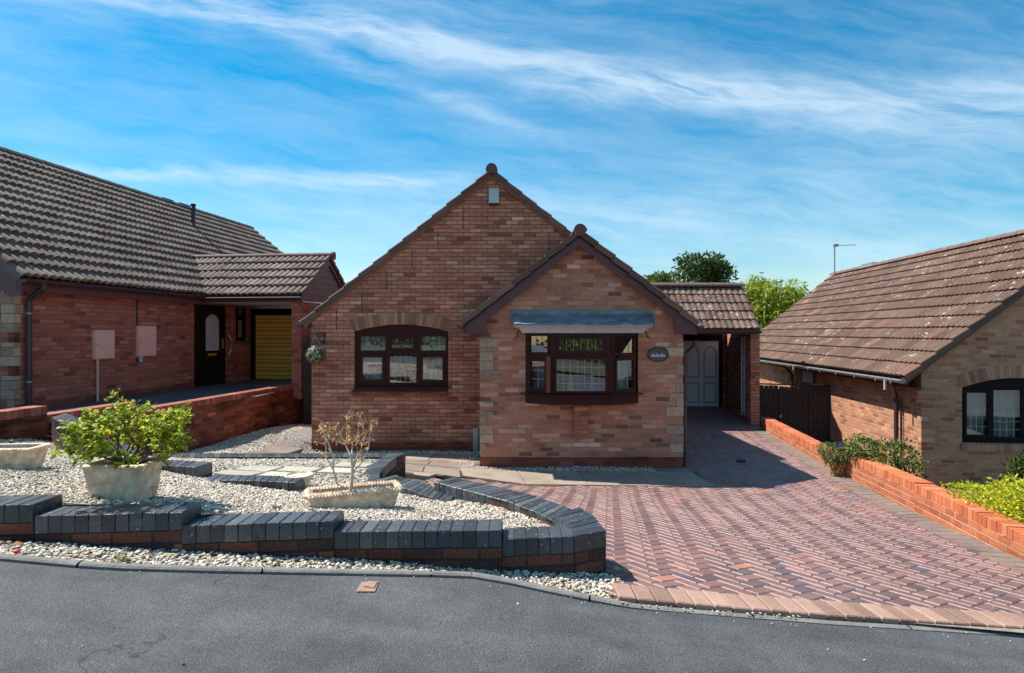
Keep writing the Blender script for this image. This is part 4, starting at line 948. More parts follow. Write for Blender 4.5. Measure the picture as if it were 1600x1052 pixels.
# ------------------------------------------------------------------ neighbour on the right
tR = math.atan(.0914); vR = Vector((math.sin(tR), math.cos(tR))); uR = Vector((math.cos(tR), -math.sin(tR))); cR = Vector((7.31, 10.63))
right = empty('neighbour_bungalow', (9, 14, -2.7), 'brick bungalow on the right with a lichen spotted brown tiled roof', 'house')
RLEN = 10.8; RS = Fr(cR+vR*RLEN, -vR); RF = Fr(cR, uR); RE = -.80; RSl = .81; RR = 3.5
def rf(x0, y0, off=0): return RF.hit(1280+x0/4.21, 570+y0/4.21, off)
b = MB()
ww0 = rf(940, 300)[0]; ww1 = ww0+1.80; wzb = rf(960, 515)[1]; wzs = rf(945, 150)[1]; wzt = rf(1347, 92)[1]+.01
ap = (3.16, RE+RSl*3.5-.12)
plate(b, RF, [(0, -3.2), (6.32, -3.2), (6.32, RE+.1), ap, (0, RE+.15)], [archrect(ww0, ww1, wzb, wzs, wzt)], 0, .1)
hw = px_rect(RS, 1254, 572, 1271, 600)
plate(b, RS, rect(0, RLEN-.101, -3.2, RE+.1), (), 0, .1)
plate(b, Fr(cR+uR*6.32, vR), rect(.1, RLEN, -3.2, RE+.1), (), 0, .1)
plate(b, Fr(cR+uR*6.32+vR*RLEN, -uR), [(0, -3.2), (6.32, -3.2), (6.32, RE+.1), (3.16, ap[1]), (0, RE+.1)], (), 0, .1)
for i in range(3):
    z_ = RE-.30-.075*i+.0; plate(b, RF, rect(-.10+.0, .36-.11*i if i else .30, z_, z_+.07), (), .10-.03*i, .10-.03*i)
b.build('wall', 'right_brick', right)
b = MB(); arch_bricks(b, RF, ww0-.04, ww1+.04, wzs+.004, wzt+.01, .215, 28); b.build('brick_arch', 'voussoir', right)
b = MB(); n = 24
for i in range(n): plate(b, RF, rect(ww0-.03+(ww1-ww0+.06)*i/n, ww0-.03+(ww1-ww0+.06)*(i+.93)/n, wzb-.13, wzb-.01), (), .06, .06)
b.build('brick_sill', 'voussoir', right)
pa = [rf(965, 182, -.06), rf(1110, 465, -.06)]; pb = [rf(1147, 168, -.06), rf(1325, 480, -.06)]
P1_ = (pa[0][0], pa[1][0], pa[1][1], pa[0][1]); P2_ = (pb[0][0], pb[1][0], pb[1][1], pb[0][1]); P3_ = (ww1-.42, ww1-.09, P1_[2], P1_[3])
w = make_window(right, RF, archrect(ww0+.002, ww1-.002, wzb+.002, wzs, wzt-.004), [P1_, P2_, P3_], m='black_frame', rings=[1, 0, 1], lead=(.10, .14), curtain=[(ww0+.03, ww0+.62, wzb+.05, wzt, 'curtain_net'), (ww0+.62, ww1-.05, wzb+.05, wzt, 'curtain_net')])
b = MB(); room(b, RF, ww0-.5, ww1+.5, wzb-.6, wzt+.4, 3); b.build('room', 'interior_dark', right)
pR = math.atan(RSl); A = RS.p(RLEN+.13, RE, .34); ninR = -Vector(RS.n)
b = MB(); A0 = Vector((*(cR+vR*-.13), RE))+Vector((*(Vector(RS.n)*.34), 0))
tile_slope(b, A0, vR, ninR, pR, RLEN+.3, RR/math.cos(pR), amp=.030, lip=.044, gauge=.335, seg=8)
A1 = A0+Vector((*(ninR*2*RR+vR*(RLEN+.3)), 0)); tile_slope(b, A1, -vR, -ninR, pR, RLEN+.3, RR/math.cos(pR), amp=.024, lip=.026, seg=4)
b.build('roof', 'brown_tile', right)
r0 = A0+Vector((*(ninR*RR), RSl*RR+.035)); r1 = r0+Vector((*(vR*(RLEN+.32)), 0))
b = MB(); ridge_tiles(b, r0, r1, .12); b.build('ridge', 'ridge_tile', right)
b = MB(); q = ray_plane(1358, 418, r0, Vector((*RS.n, 0))); e = Vector((*vR, 0)); s = Vector((*RS.n, 0))*.13
b.hexa([q-e*.45-s, q+e*.45-s, q+e*.45+s, q-e*.45+s]+[p+Vector((0, 0, .13)) for p in [q-e*.3-s*.6, q+e*.3-s*.6, q+e*.3+s*.6, q-e*.3+s*.6]]); b.build('ridge_vent', 'grey_ridge', right)
b = MB(); zq = lambda a_: RE+RSl*(a_+.34)
plate(b, RF, [(-.34, zq(-.34)-.02), (3.16, zq(3.16)-.02), (3.16, zq(3.16)-.16), (-.34, zq(-.34)-.13)], (), .11, .11); b.build('undercloak', 'maroon_paint', right)
b = MB(); fz_ = RE-.17; FRr = Fr(RS.p(0, 0, .28)[:2], -vR); plate(b, FRr, rect(0, RLEN+.1, fz_, RE-.0), (), 0, .02)
b.face([RS.p(0, fz_, .28), RS.p(RLEN+.1, fz_, .28), RS.p(RLEN+.1, fz_, .002), RS.p(0, fz_, .002)], None, .5); b.build('fascia', 'timber_dark', right)
g0 = RS.p(RLEN+.12, RE-.05, .38); g1 = RS.p(-.1, RE-.05, .38)
b = MB(); gutter(b, g1, g0); b.build('gutter', 'grey_gutter', right)
b = MB()
for px in (1199, 1232, 1262, 1280, 1305, 1334, 1367, 1391):
    s_ = RS.hit(px, 575, .44)[0]; b.tube([RS.p(s_, RE-.03, .44), RS.p(s_, RE-.12, .43)], .010, 5)
for px, n_ in ((1240, 1), (1383, 1)):
    s_ = RS.hit(px, 575, .42)[0]; b.tube([RS.p(s_, RE-.08, .42), RS.p(s_, RE-.26, .42)], .026, 8)
b.build('gutter_bracket', 'cornice', right)
b = MB(); s_ = RS.hit(1401, 640, .07)[0]; s2 = RS.hit(1392, 600, .38)[0]
b.tube([RS.p(s2, RE-.09, .38), RS.p(s2, RE-.16, .36), RS.p(s_, RE-.42, .08), RS.p(s_, -2.95, .07)], .040, 10); b.build('downpipe', 'brown_gutter', right, True)
b = MB(); s_ = RS.hit(1408, 640, .04)[0]; b.tube([RS.p(s_, RE-.45, .04), RS.p(s_, -2.95, .04)], .016, 8); b.build('waste_pipe', 'brown_gutter', right, True)
b = MB(); s_ = RS.hit(1238.5, 590, .06)[0]; b.tube([RS.p(s_, RE-.1, .3), RS.p(s_, RE-.35, .08), RS.p(s_, -2.9, .06)], .04, 8); b.build('rear_downpipe', 'brown_gutter', right, True)
b = MB(); plate(b, RS, rect(*hw), (), .012, .01); b.build('side_window', 'curtain_grey', right)
b = MB(); plate(b, RS, rect(hw[0]-.1, hw[1]+.1, hw[2]-.3, hw[3]+.08), [rect(*hw)], .02, .03); b.build('side_window_frame', 'black_frame', right)
# aerial
ae = empty('tv_aerial', r1, 'thin television aerial pole at the far end of the right roof', 'aerial')
q = ray_plane(1304, 432, r0+Vector((*(vR*(RLEN-.1)), 0)), Vector((*vR, 0))); sA = q.y/F
b = MB(); b.tube([q-Vector((0, 0, .2)), q+Vector((0, 0, 49*sA))], .022, 6); b.build('pole', 'grey_gutter', ae)
for zz, ln in ((48, 25), (5, 22)):
    b = MB(); p_ = q+Vector((0, 0, zz*sA)); b.tube([p_-Vector((.05, 0, 0)), p_+Vector((ln*sA, -.3, -.02))], .013, 5); b.box(p_.x-.03, p_.x+.12, p_.y-.05, p_.y+.05, p_.z-.03, p_.z+.05)
    for k_ in range(7): t_ = .25+.12*k_; c_ = p_+Vector((ln*sA*t_, -.3*t_, 0)); b.tube([c_-Vector((0, .12, 0)), c_+Vector((0, .12, 0))], .004, 4)
    b.build('boom', 'grey_gutter', ae)
# ------------------------------------------------------------------ ground
class TPS:
    def __init__(s, pts, lam=.02):
        P = np.array(pts, float); s.xy = P[:, :2]; n = len(P)
        K = s.k(s.xy, s.xy)+np.eye(n)*lam; Q = np.c_[np.ones(n), s.xy]; A = np.block([[K, Q], [Q.T, np.zeros((3, 3))]])
        s.w = np.linalg.solve(A, np.r_[P[:, 2], 0, 0, 0])
    def k(s, a, b):
        r = np.linalg.norm(a[:, None]-b[None], axis=2); return np.where(r > 0, r*r*np.log(r+1e-9), 0)
    def __call__(s, x, y):
        q = np.c_[np.atleast_1d(x).astype(float), np.atleast_1d(y).astype(float)]
        return s.k(q, s.xy)@s.w[:-3]+s.w[-3]+q@s.w[-2:]
    def at(s, x, y): return float(s(x, y)[0])
def road_z(x): return -1.45-.1*max(-3.5, min(9, x))
rzv = lambda x: -1.45-.1*np.clip(x, -3.5, 9)
def rp(px, py):
    k = (px-CX)/F; m_ = (py-HZ)/F; d = 1.45/(m_-.1*k); return (k*d, d)
def fromZ(px, py, Z): x, y = gp(px, py, Z); return (x, y, Z)
WLx = lambda d: 4.5+.1628*(d-5.4)                    # left face of the low wall right of the drive
LWx = lambda d: -5.48+.161*(d-10)                   # right face of the retaining wall on the left
kz = [rp(965, 943), rp(1300, 972), rp(1600, 988)]
Gp = [(*p, road_z(p[0])+.03) for p in kz]+[(4.0, 3.55, -1.82), (4.5, 5.45, -2.0), (5.1, 9.1, -2.18), (5.9, 14.2, -2.27), (6.3, 18, -2.24), (3, 18, -2.24), (3.1, 14, -2.26), (3.0, 11, -2.24), (2.8, 9.8, -2.22),
  (1, 9.76, -2.20), (-.5, 9.76, -2.20), (.2, 8.7, -2.22), (2.6, 8.6, -2.25), (-1.5, 11.1, -2.21), (-3.75, 11.1, -2.19), (-1.46, 7.3, -1.74), (-1.1, 6.3, -1.70), (-.4, 5.4, -1.62), (.25, 4.5, -1.60), (.75, 3.95, -1.58),
  (LWx(8.6), 8.6, -1.86), (LWx(10), 10, -2.0), (LWx(14.1), 14.1, -2.15), (-3.9, 14.5, -2.18), (-3.8, 11.2, -2.07), (-4.2, 9.95, -2.0), (-2.5, 9.6, -2.05), (-2.5, 7.6, -1.80), (-4.2, 7.7, -1.78), (2.2, 6.0, -1.93), (1.0, 6.8, -1.98)]
GS = TPS(Gp)
beds = [(-3.1, 3.7, -1.01), (-2.2, 3.72, -1.085), (-1.5, 3.8, -1.165), (-.6, 3.85, -1.235), (.1, 3.95, -1.30), fromZ(185, 783, -1.07), fromZ(36, 737, -1.08), fromZ(80, 690, -1.34), fromZ(270, 765, -1.18),
  fromZ(306, 747, -1.335), fromZ(462, 768, -1.41), fromZ(588, 766, -1.50), fromZ(682, 787, -1.42), fromZ(867, 829, -1.385), fromZ(745, 789, -1.41), fromZ(800, 803, -1.40), fromZ(640, 775, -1.47), fromZ(300, 716, -1.54), fromZ(600, 719, -1.54), fromZ(530, 760, -1.47), fromZ(340, 742, -1.41),
  fromZ(600, 803, -1.25), fromZ(420, 735, -1.46), (-4.9, 7.4, -1.50), (-5.6, 6.0, -1.18), (-6.3, 3.6, -.95), (-4.6, 3.6, -.96), fromZ(200, 724, -1.24)]
BS = TPS(beds, .01)
def inpoly(x, y, poly):
    x = np.asarray(x); y = np.asarray(y); c = np.zeros(x.shape, bool); n = len(poly)
    for i in range(n):
        x0, y0 = poly[i]; x1, y1 = poly[i-1]
        m_ = ((y0 > y) != (y1 > y)) & (x < (x1-x0)*(y-y0)/(y1-y0+1e-12)+x0); c ^= m_
    return c
def sheet(mb, poly, zf, step=.15, x0=None, x1=None, y0=None, y1=None):
    xs = [p[0] for p in poly]; ys = [p[1] for p in poly]
    X = np.arange(min(xs), max(xs)+step, step); Y = np.arange(min(ys), max(ys)+step, step)
    gx, gy = np.meshgrid(X, Y); Z = np.asarray(zf(gx.ravel(), gy.ravel())).reshape(gx.shape)
    cxx = (gx[:-1, :-1]+gx[1:, 1:])/2; cyy = (gy[:-1, :-1]+gy[1:, 1:])/2; ok = inpoly(cxx, cyy, poly)
    for j in range(len(Y)-1):
        for i in range(len(X)-1):
            if ok[j, i]:
                P = [(X[i], Y[j], Z[j, i]), (X[i+1], Y[j], Z[j, i+1]), (X[i+1], Y[j+1], Z[j+1, i+1]), (X[i], Y[j+1], Z[j+1, i])]
                mb.face(P, [p[:2] for p in P], .5)
b = MB()
b.face([(-900, 20, -3.4), (900, 20, -3.4), (900, 1500, -3.4), (-900, 1500, -3.4)], None, .5)
b.face([(-900, -6, -3.4), (-11, -6, -3.4), (-11, 20, -3.4), (-900, 20, -3.4)], None, .5); b.face([(11, -6, -3.4), (900, -6, -3.4), (900, 20, -3.4), (11, 20, -3.4)], None, .5)
sheet(b, [(-6.9, 5.0), (-2.5, 3.95), (4.6, 4.1), (6.2, 14), (7.0, 20.2), (-4.2, 20.2), (-5.5, 11)], lambda x, y: GS(x, y)-.05, .3)
sheet(b, [(WLx(2)+.1, 2.2), (WLx(20)+.1, 20.2), (11, 20.2), (11, 2.2)], lambda x, y: np.where(y < 5, -2.35+(y-3)*-.05, -2.45-np.clip((y-5)*.06, 0, .3)), .4)
b.build('ground', 'earth', None); tag(bpy.data.objects['ground'], 'bare earth ground', None, kind='structure')
b = MB(); sheet(b, [(-14, 3.3), (LWx(3.3)-.1, 3.3), (LWx(16)-.1, 16), (-4.6, 20.2), (-14, 20.2)], lambda x, y: np.full(np.shape(x), GLZ), .6)
o = b.build('driveway', 'asphalt'); tag(o, kind='structure')
# road, verge behind the camera
b = MB(); kline = [(-40, 874), (0, 876), (94, 886), (188, 892), (340, 896), (500, 899), (620, 901), (730, 903), (800, 915), (880, 933), (971, 950), (1100, 961), (1300, 977), (1600, 996), (1760, 1008)]
kp = [rp(*p) for p in kline]; kp = [(-40, kp[0][1]-.15), (-12, kp[0][1]-.05)]+kp+[(12, kp[-1][1]+.3), (40, kp[-1][1]+.6)]
def kerb_y(x): return float(np.interp(x, [p[0] for p in kp], [p[1] for p in kp]))
xs = sorted(set([p[0] for p in kp]+list(np.arange(-9, 9.1, .5))))
for i in range(len(xs)-1):
    x0, x1 = xs[i], xs[i+1]
    P = [(x0, -5, road_z(x0)), (x1, -5, road_z(x1)), (x1, kerb_y(x1)+.02, road_z(x1)), (x0, kerb_y(x0)+.02, road_z(x0))]
    b.face(P, [p[:2] for p in P], .5)
o = b.build('road', 'asphalt'); tag(o, kind='structure')
b = MB()
for i in range(len(xs)-1):
    x0, x1 = xs[i], xs[i+1]
    for (ya, za), (yb, zb_) in (((-5, .10), (-9, .5)), ((-9, .5), (-30, 2.2)), ((-30, 2.2), (-400, 2.4))):
        b.face([(x0, yb, road_z(x0)+zb_), (x1, yb, road_z(x1)+zb_), (x1, ya, road_z(x1)+za), (x0, ya, road_z(x0)+za)], None, .5)
o = b.build('grass_verge', 'grass'); tag(o, kind='structure')
# kerb stones
b = MB(); L = 0; arc = [0]
for i in range(1, len(kp)): arc.append(arc[-1]+math.dist(kp[i], kp[i-1]))
def along(s): return (float(np.interp(s, arc, [p[0] for p in kp])), float(np.interp(s, arc, [p[1] for p in kp])))
s0 = np.interp(-5, [p[0] for p in kp], arc); s1 = np.interp(6, [p[0] for p in kp], arc); s = s0
while s < s1:
    e_ = min(s+.915, s1); nseg = 4; r_ = rng.random()
    for q_ in range(nseg):
        a0_, a1_ = s+(e_-.012-s)*q_/nseg, s+(e_-.012-s)*(q_+1)/nseg; A_, B_ = along(a0_), along(a1_)
        d_ = Vector((B_[0]-A_[0], B_[1]-A_[1])).normalized(); nn = Vector((-d_.y, d_.x)); hgt = lambda x: .024 if x < .45 else (.024-.016*min(1, (x-.45)/.3))
        w_ = .050; pr_ = [(0, -.06), (0, .55), (.012, .9), (.03, 1.0), (w_-.012, 1.0), (w_, .8), (w_, -.5)]
        for k_ in range(len(pr_)-1):
            P = []
            for (pt, (o_, h_)) in ((A_, pr_[k_]), (B_, pr_[k_]), (B_, pr_[k_+1]), (A_, pr_[k_+1])):
                x = pt[0]+nn.x*o_; y_ = pt[1]+nn.y*o_; H_ = hgt(pt[0]); P.append((x, y_, road_z(pt[0])+h_*H_ if h_ > 0 else road_z(pt[0])-.05))
            b.face(P, None, r_)
    s = e_
o = b.build('kerb', 'concrete'); tag(o, kind='structure')

# ------------------------------------------------------------------ walls of brick with copings of bricks on edge
def runs(front, back, zt, zb, cop, body, pitch=.075, ch=.1025, gap=.0065, vshift=0., jitter=.0025, endcaps=True):
    """front/back: matching plan points along the two faces; zt top height and zb foot at every point"""
    n = len(front); zt = [zt]*n if not hasattr(zt, '__len__') else zt; zb = [zb]*n if not hasattr(zb, '__len__') else zb
    arc_ = [0]
    for i in range(1, n):
        m0 = ((front[i][0]+back[i][0])/2, (front[i][1]+back[i][1])/2); m1 = ((front[i-1][0]+back[i-1][0])/2, (front[i-1][1]+back[i-1][1])/2)
        arc_.append(arc_[-1]+math.dist(m0, m1))
    T = arc_[-1]; k = max(1, round(T/pitch)); I = lambda s, arr: float(np.interp(s, arc_, arr))
    fx, fy, bx_, by = [p[0] for p in front], [p[1] for p in front], [p[0] for p in back], [p[1] for p in back]
    cw_ = (fx[-1]-fx[0])*(by[0]-fy[0])-(fy[-1]-fy[0])*(bx_[0]-fx[0]) > 0
    for i in range(k):
        a, c = T*i/k+gap/2, T*(i+1)/k-gap/2; j1, j2 = rng.uniform(-jitter, jitter), rng.uniform(-jitter*.6, jitter*.6)
        f0, f1 = Vector((I(a, fx), I(a, fy))), Vector((I(c, fx), I(c, fy))); b0, b1 = Vector((I(a, bx_), I(a, by))), Vector((I(c, bx_), I(c, by)))
        dv = (b0-f0).normalized()*j1; q = [f0+dv, f1+dv, b1+dv, b0+dv]; z0_, z1_ = I(a, zt)+j2, I(c, zt)+j2; zz = [z0_, z1_, z1_, z0_]; lo = [z_-ch for z_ in zz]
        if not cw_: q = q[::-1]; zz = zz[::-1]; lo = lo[::-1]
        cop.brick([p[:] for p in q], zz, lo, .0035)
    ins = .004; m_ = max(2, int(T/.3)+1)
    S = [T*i/(m_-1) for i in range(m_)]; off = rng.random()*3
    for side in (0, 1):
        for i in range(m_-1):
            P = []; UV = []
            for s, up_ in ((S[i], 0), (S[i+1], 0), (S[i+1], 1), (S[i], 1)):
                f_, g_ = Vector((I(s, fx), I(s, fy))), Vector((I(s, bx_), I(s, by))); dd = (g_-f_).normalized()
                p_ = f_+dd*ins if side == 0 else g_-dd*ins; z_ = I(s, zt)-.025 if up_ else I(s, zb)
                P.append((p_.x, p_.y, z_)); UV.append((s+off, z_-I(s, zt)+ch+.75+vshift))
            body.face(P, UV, .5)
    for s in (0, T):
        f_, g_ = Vector((I(s, fx), I(s, fy))), Vector((I(s, bx_), I(s, by))); dd = (g_-f_).normalized(); L_ = (g_-f_).length
        al_ = Vector((I(min(s+.01, T), fx)-I(max(s-.01, 0), fx), I(min(s+.01, T), fy)-I(max(s-.01, 0), fy)))
        al_ = al_.normalized()*(ins if s == 0 else -ins) if al_.length > 0 else al_
        f_ = f_+dd*ins+al_; g_ = g_-dd*ins+al_; z_ = I(s, zt); zl = I(s, zb)
        body.face([(f_.x, f_.y, zl), (g_.x, g_.y, zl), (g_.x, g_.y, z_-.025), (f_.x, f_.y, z_-.025)], [(0, zl-z_+ch+.75), (L_, zl-z_+ch+.75), (L_, ch+.725), (0, ch+.725)], .5)
    # mortar bed between the coping bricks
    for i in range(m_-1):
        P = []
        for s, g_ in ((S[i], 0), (S[i+1], 0), (S[i+1], 1), (S[i], 1)): P.append((I(s, fx if not g_ else bx_), I(s, fy if not g_ else by), I(s, zt)-.006))
        c_ = Vector((sum(p[0] for p in P)/4, sum(p[1] for p in P)/4))
        P = [(p[0]+(c_.x-p[0])*.02, p[1]+(c_.y-p[1])*.02, p[2]) for p in P]
        body.face(P, [(0, .0)]*4, .5)
def finish(t_, cop, body, cm, bm): cop.build('coping', cm, t_); body.build('brickwork', bm, t_)
bk_ = Vector((.016, 1)).normalized()*.215
t_ = empty('stepped_garden_wall', (-1.5, 3.6, -1.4), 'low garden wall with blue brick coping stepping down along the road', 'garden wall'); cp_, bd = MB(), MB()
for x0, y0, x1, y1, Z, zb in ((-160, 794, 53, 787.5, -.98, -1.3), (53.6, 806, 284, 800.5, -1.045, -1.4), (284.4, 822, 521, 813.6, -1.125, -1.5), (521.4, 830.8, 784, 828.4, -1.195, -1.6), (784.6, 842.9, 897, 837.9, -1.26, -1.7)):
    a_, c_ = gp(x0, y0, Z), gp(x1, y1, Z); fr_ = [a_, c_]; bk2 = [(p[0]+bk_.x, p[1]+bk_.y) for p in fr_]; runs(fr_, bk2, Z, zb-.25, cp_, bd)
fr_ = [(-7.0, 3.08), (-3.435, 3.33)]; runs(fr_, [(p[0]+bk_.x, p[1]+bk_.y) for p in fr_], -.915, -1.5, cp_, bd)
Z = -1.26; inn = [gp(897.3, 837.7, Z), gp(884, 821, Z), gp(867, 801.7, Z)]; out = [gp(947.4, 829.8, Z), gp(930, 808, Z), gp(906, 792.5, Z)]
runs(inn, out, Z, -1.8, cp_, bd, pitch=.085)
finish(t_, cp_, bd, 'blue_brick', 'dark_brick')
t_ = empty('curved_garden_wall', (-.3, 5, -1.5), 'curved blue brick wall between the white gravel and the driveway', 'garden wall'); cp_, bd = MB(), MB()
Z = -1.34; runs([gp(*p, Z) for p in ((678, 753), (715, 762.5), (745, 770.5), (790, 782), (832.5, 798), (860, 811), (878, 823))], [gp(*p, Z) for p in ((710, 745.5), (750, 754.5), (790, 763), (827.5, 772), (862, 783.5), (889, 793.5), (908, 803))], Z, -1.85, cp_, bd)
Z = -1.42; runs([gp(*p, Z) for p in ((588.5, 750), (633, 763), (677.6, 778), (700, 786))], [gp(*p, Z) for p in ((618, 742), (655, 753), (690, 765), (712, 773))], Z, -1.9, cp_, bd)
finish(t_, cp_, bd, 'blue_brick', 'dark_brick')
t_ = empty('rear_garden_wall', (-2, 7.3, -1.7), 'low straight blue brick wall bending round the back of the gravel bed', 'garden wall'); cp_, bd = MB(), MB()
Z = -1.50; runs([gp(*p, Z) for p in ((238, 713.5), (603, 713.5))], [gp(*p, Z) for p in ((238, 708), (603, 708))], Z, -2.0, cp_, bd)
runs([gp(*p, Z) for p in ((606, 708.2), (594, 716), (577, 728), (563, 746.6), (565, 762))], [gp(*p, Z) for p in ((634, 708), (621, 713), (607, 724), (592.7, 738), (594, 752))], Z, -2.0, cp_, bd)
finish(t_, cp_, bd, 'blue_brick', 'dark_brick')
t_ = empty('middle_garden_wall', (-3, 5.6, -1.5), 'short blue brick wall stepping down through the middle of the gravel', 'garden wall'); cp_, bd = MB(), MB()
for Z, fpt, bpt in ((-1.04, ((80.5, 652), (92, 660), (112, 667)), ((104, 645.5), (116, 650.5), (128, 656))), (-1.14, ((116, 686), (160, 697), (206, 712)), ((135, 677), (178, 688), (222, 701))),
                    (-1.24, ((208, 724), (238, 726.5), (306, 730)), ((212, 715), (237, 717), (332, 722))), (-1.32, ((318, 750), (395, 751), (461.6, 753.8)), ((336, 741.5), (400, 742.5), (476.6, 744.8))), (-1.40, ((470, 771), (533, 772)), ((484, 764), (542, 765)))):
    runs([gp(*p, Z) for p in fpt], [gp(*p, Z) for p in bpt], Z, Z-.5, cp_, bd)
finish(t_, cp_, bd, 'blue_brick', 'dark_brick')
t_ = empty('retaining_wall', (-5, 8, -1.7), 'soot stained red brick retaining wall beside the left neighbour', 'retaining wall'); cp_, bd = MB(), MB()
dL = Vector((.186, 1)).normalized(); nL_ = Vector((-dL.y, dL.x))*.215
for da, db, Z in ((3.1, 7.53, -.925), (7.55, 8.95, -1.04), (8.97, 13.85, -1.17), (13.87, 18, -1.17)):
    f_ = [(LWx(da), da), (LWx(db), db)]; k_ = [(p[0]+nL_.x, p[1]+nL_.y) for p in f_]; runs(f_, k_, Z, -2.2, cp_, bd)
finish(t_, cp_, bd, 'red_coping', 'red_wall_brick')
t_ = empty('boundary_wall', (5, 8, -2.1), 'low orange brick wall with upright brick coping along the right of the driveway', 'garden wall'); cp_, bd = MB(), MB()
dR = Vector((.1628, 1)).normalized(); nR_ = Vector((dR.y, -dR.x))*.215
for da, db, za, zb_ in ((14.2, 9.42, -2.01, -1.965), (9.12, 7.06, -1.85, -1.775), (7.06, 6.25, -1.79, -1.768), (6.25, 5.85, -1.772, -1.762), (5.85, 5.41, -1.77, -1.757), (5.41, 4.89, -1.765, -1.755), (4.89, 3.2, -1.762, -1.68)):
    f_ = [(WLx(da), da), (WLx(db), db)]; k_ = [(p[0]+nR_.x, p[1]+nR_.y) for p in f_]; runs(f_, k_, [za, zb_], -3.0, cp_, bd, vshift=rng.choice([0, .0]))
runs([(WLx(9.40), 9.40), (WLx(9.14), 9.14)], [(WLx(9.40)+nR_.x, 9.40+nR_.y), (WLx(9.14)+nR_.x, 9.14+nR_.y)], -2.05, -3.0, cp_, bd)
finish(t_, cp_, bd, 'orange_coping', 'orange_wall_brick')
# timber gates
t_ = empty('timber_gate', (6.8, 14.5, -2.3), 'dark brown close boarded gate and fence beside the carport pillar on the right', 'gate')
GF = Fr((6.05, 14.78), (1, -.30)); b = MB(); 
def boards(fr_, x0, x1, ytop, zbot, b, w_=.10, off=0):
    a0_, a1_ = fr_.hit(x0, ytop)[0], fr_.hit(x1, ytop)[0]; n_ = max(1, round((a1_-a0_)/w_))
    for i in range(n_):
        zt_ = fr_.hit(x0, ytop)[1]+rng.uniform(-.006, .006); plate(b, fr_, rect(a0_+(a1_-a0_)*(i+.03)/n_, a0_+(a1_-a0_)*(i+.97)/n_, zbot, zt_), (), off+rng.uniform(-.004, .004), .02)
boards(GF, 1186, 1216, 602, -2.9, b); plate(b, GF, rect(GF.hit(1187, 602)[0], GF.hit(1300, 602)[0], -2.9, GF.hit(1240, 608)[1]), (), -.025, .01); b.build('side_panel', 'timber_dark', t_)
b = MB(); boards(GF, 1217, 1262, 604, -2.9, b, off=.02); b.build('gate_leaf', 'timber_dark', t_)
b = MB(); boards(GF, 1263, 1301, 601, -2.9, b); b.build('fence_panel', 'timber_dark', t_)
b = MB(); a_, z_ = GF.hit(1219.5, 650); plate(b, GF, rect(a_-.03, a_+.03, z_-.03, z_+.03), (), .05, .03); a_, z_ = GF.hit(1219.5, 634.5); plate(b, GF, rect(a_-.01, a_+.01, z_-.01, z_+.01), (), .05, .03); b.build('latch', 'brass', t_)
b = MB(); plate(b, GF, rect(GF.hit(1186, 601)[0], GF.hit(1302, 601)[0], GF.hit(1210, 601.5)[1], GF.hit(1210, 599.5)[1]), (), .03, .06); b.build('top_rail', 'timber_dark', t_)
t_ = empty('timber_gate', (-3.95, 12.6, -1.8), 'narrow dark gate between the bungalow and the left neighbour\'s carport pillar', 'gate')
GL = Fr((-4.6, 13.3), (1, 0)); b = MB(); boards(GL, 474, 540, 538, -2.3, b); b.build('gate_leaf', 'timber_dark', t_)
b = MB(); plate(b, GL, rect(GL.hit(474, 540)[0], GL.hit(540, 540)[0], -.33, -.26), (), .03, .06); b.build('top_rail', 'timber_dark', t_)

# ------------------------------------------------------------------ block paved driveway
wd_ = Vector((.1607, .987)); ang = math.atan2(wd_.y, wd_.x)-R(45); a1v = Vector((math.cos(ang), math.sin(ang))); a2v = Vector((-a1v.y, a1v.x))
drv = [rp(958, 930), (WLx(3.2)+.0, 3.4)]+[(WLx(d)-.02, d) for d in (5, 8, 12, 14.5)]+[(6.35, 18), (3.0, 18), (2.86, 9.0), (2.86, 8.72), (-.55, 8.6), (-1.0, 7.2)]+[gp(*p, -1.34) for p in ((712, 745.5), (750, 753), (790, 761), (827.5, 770), (862, 781.5))]+[gp(906, 791, -1.26), gp(930, 806, -1.26)]
front_in = [rp(950, 925), rp(1068, 927.5), rp(1300, 949), rp(1600, 967), rp(1760, 980)]
def behind_front(x, y): return y > float(np.interp(x, [p[0] for p in front_in], [p[1] for p in front_in]))
b = MB(); sheet(b, drv, lambda x, y: GS(x, y)-.010, .12); o = b.build('driveway_bed', 'sand'); o.name = 'driveway_base'; tag(o, kind='structure')
b = MB(); cells = []
org = Vector((2.0, 3.0)); U = .1025
for i in range(-120, 170):
    for j in range(-80, 190):
        k_ = (i-j) % 4
        if k_ == 0: c = (i, j, 2, 1)
        elif k_ == 3: c = (i, j, 1, 2)
        else: continue
        ctr = org+a1v*(c[0]+c[2]/2)*U+a2v*(c[1]+c[3]/2)*U
        if not (-1.5 < ctr.x < 7 and 3.3 < ctr.y < 18.2): continue
        cells.append((c, ctr))
cen = np.array([(c[1].x, c[1].y) for c in cells]); ok = inpoly(cen[:, 0], cen[:, 1], drv)
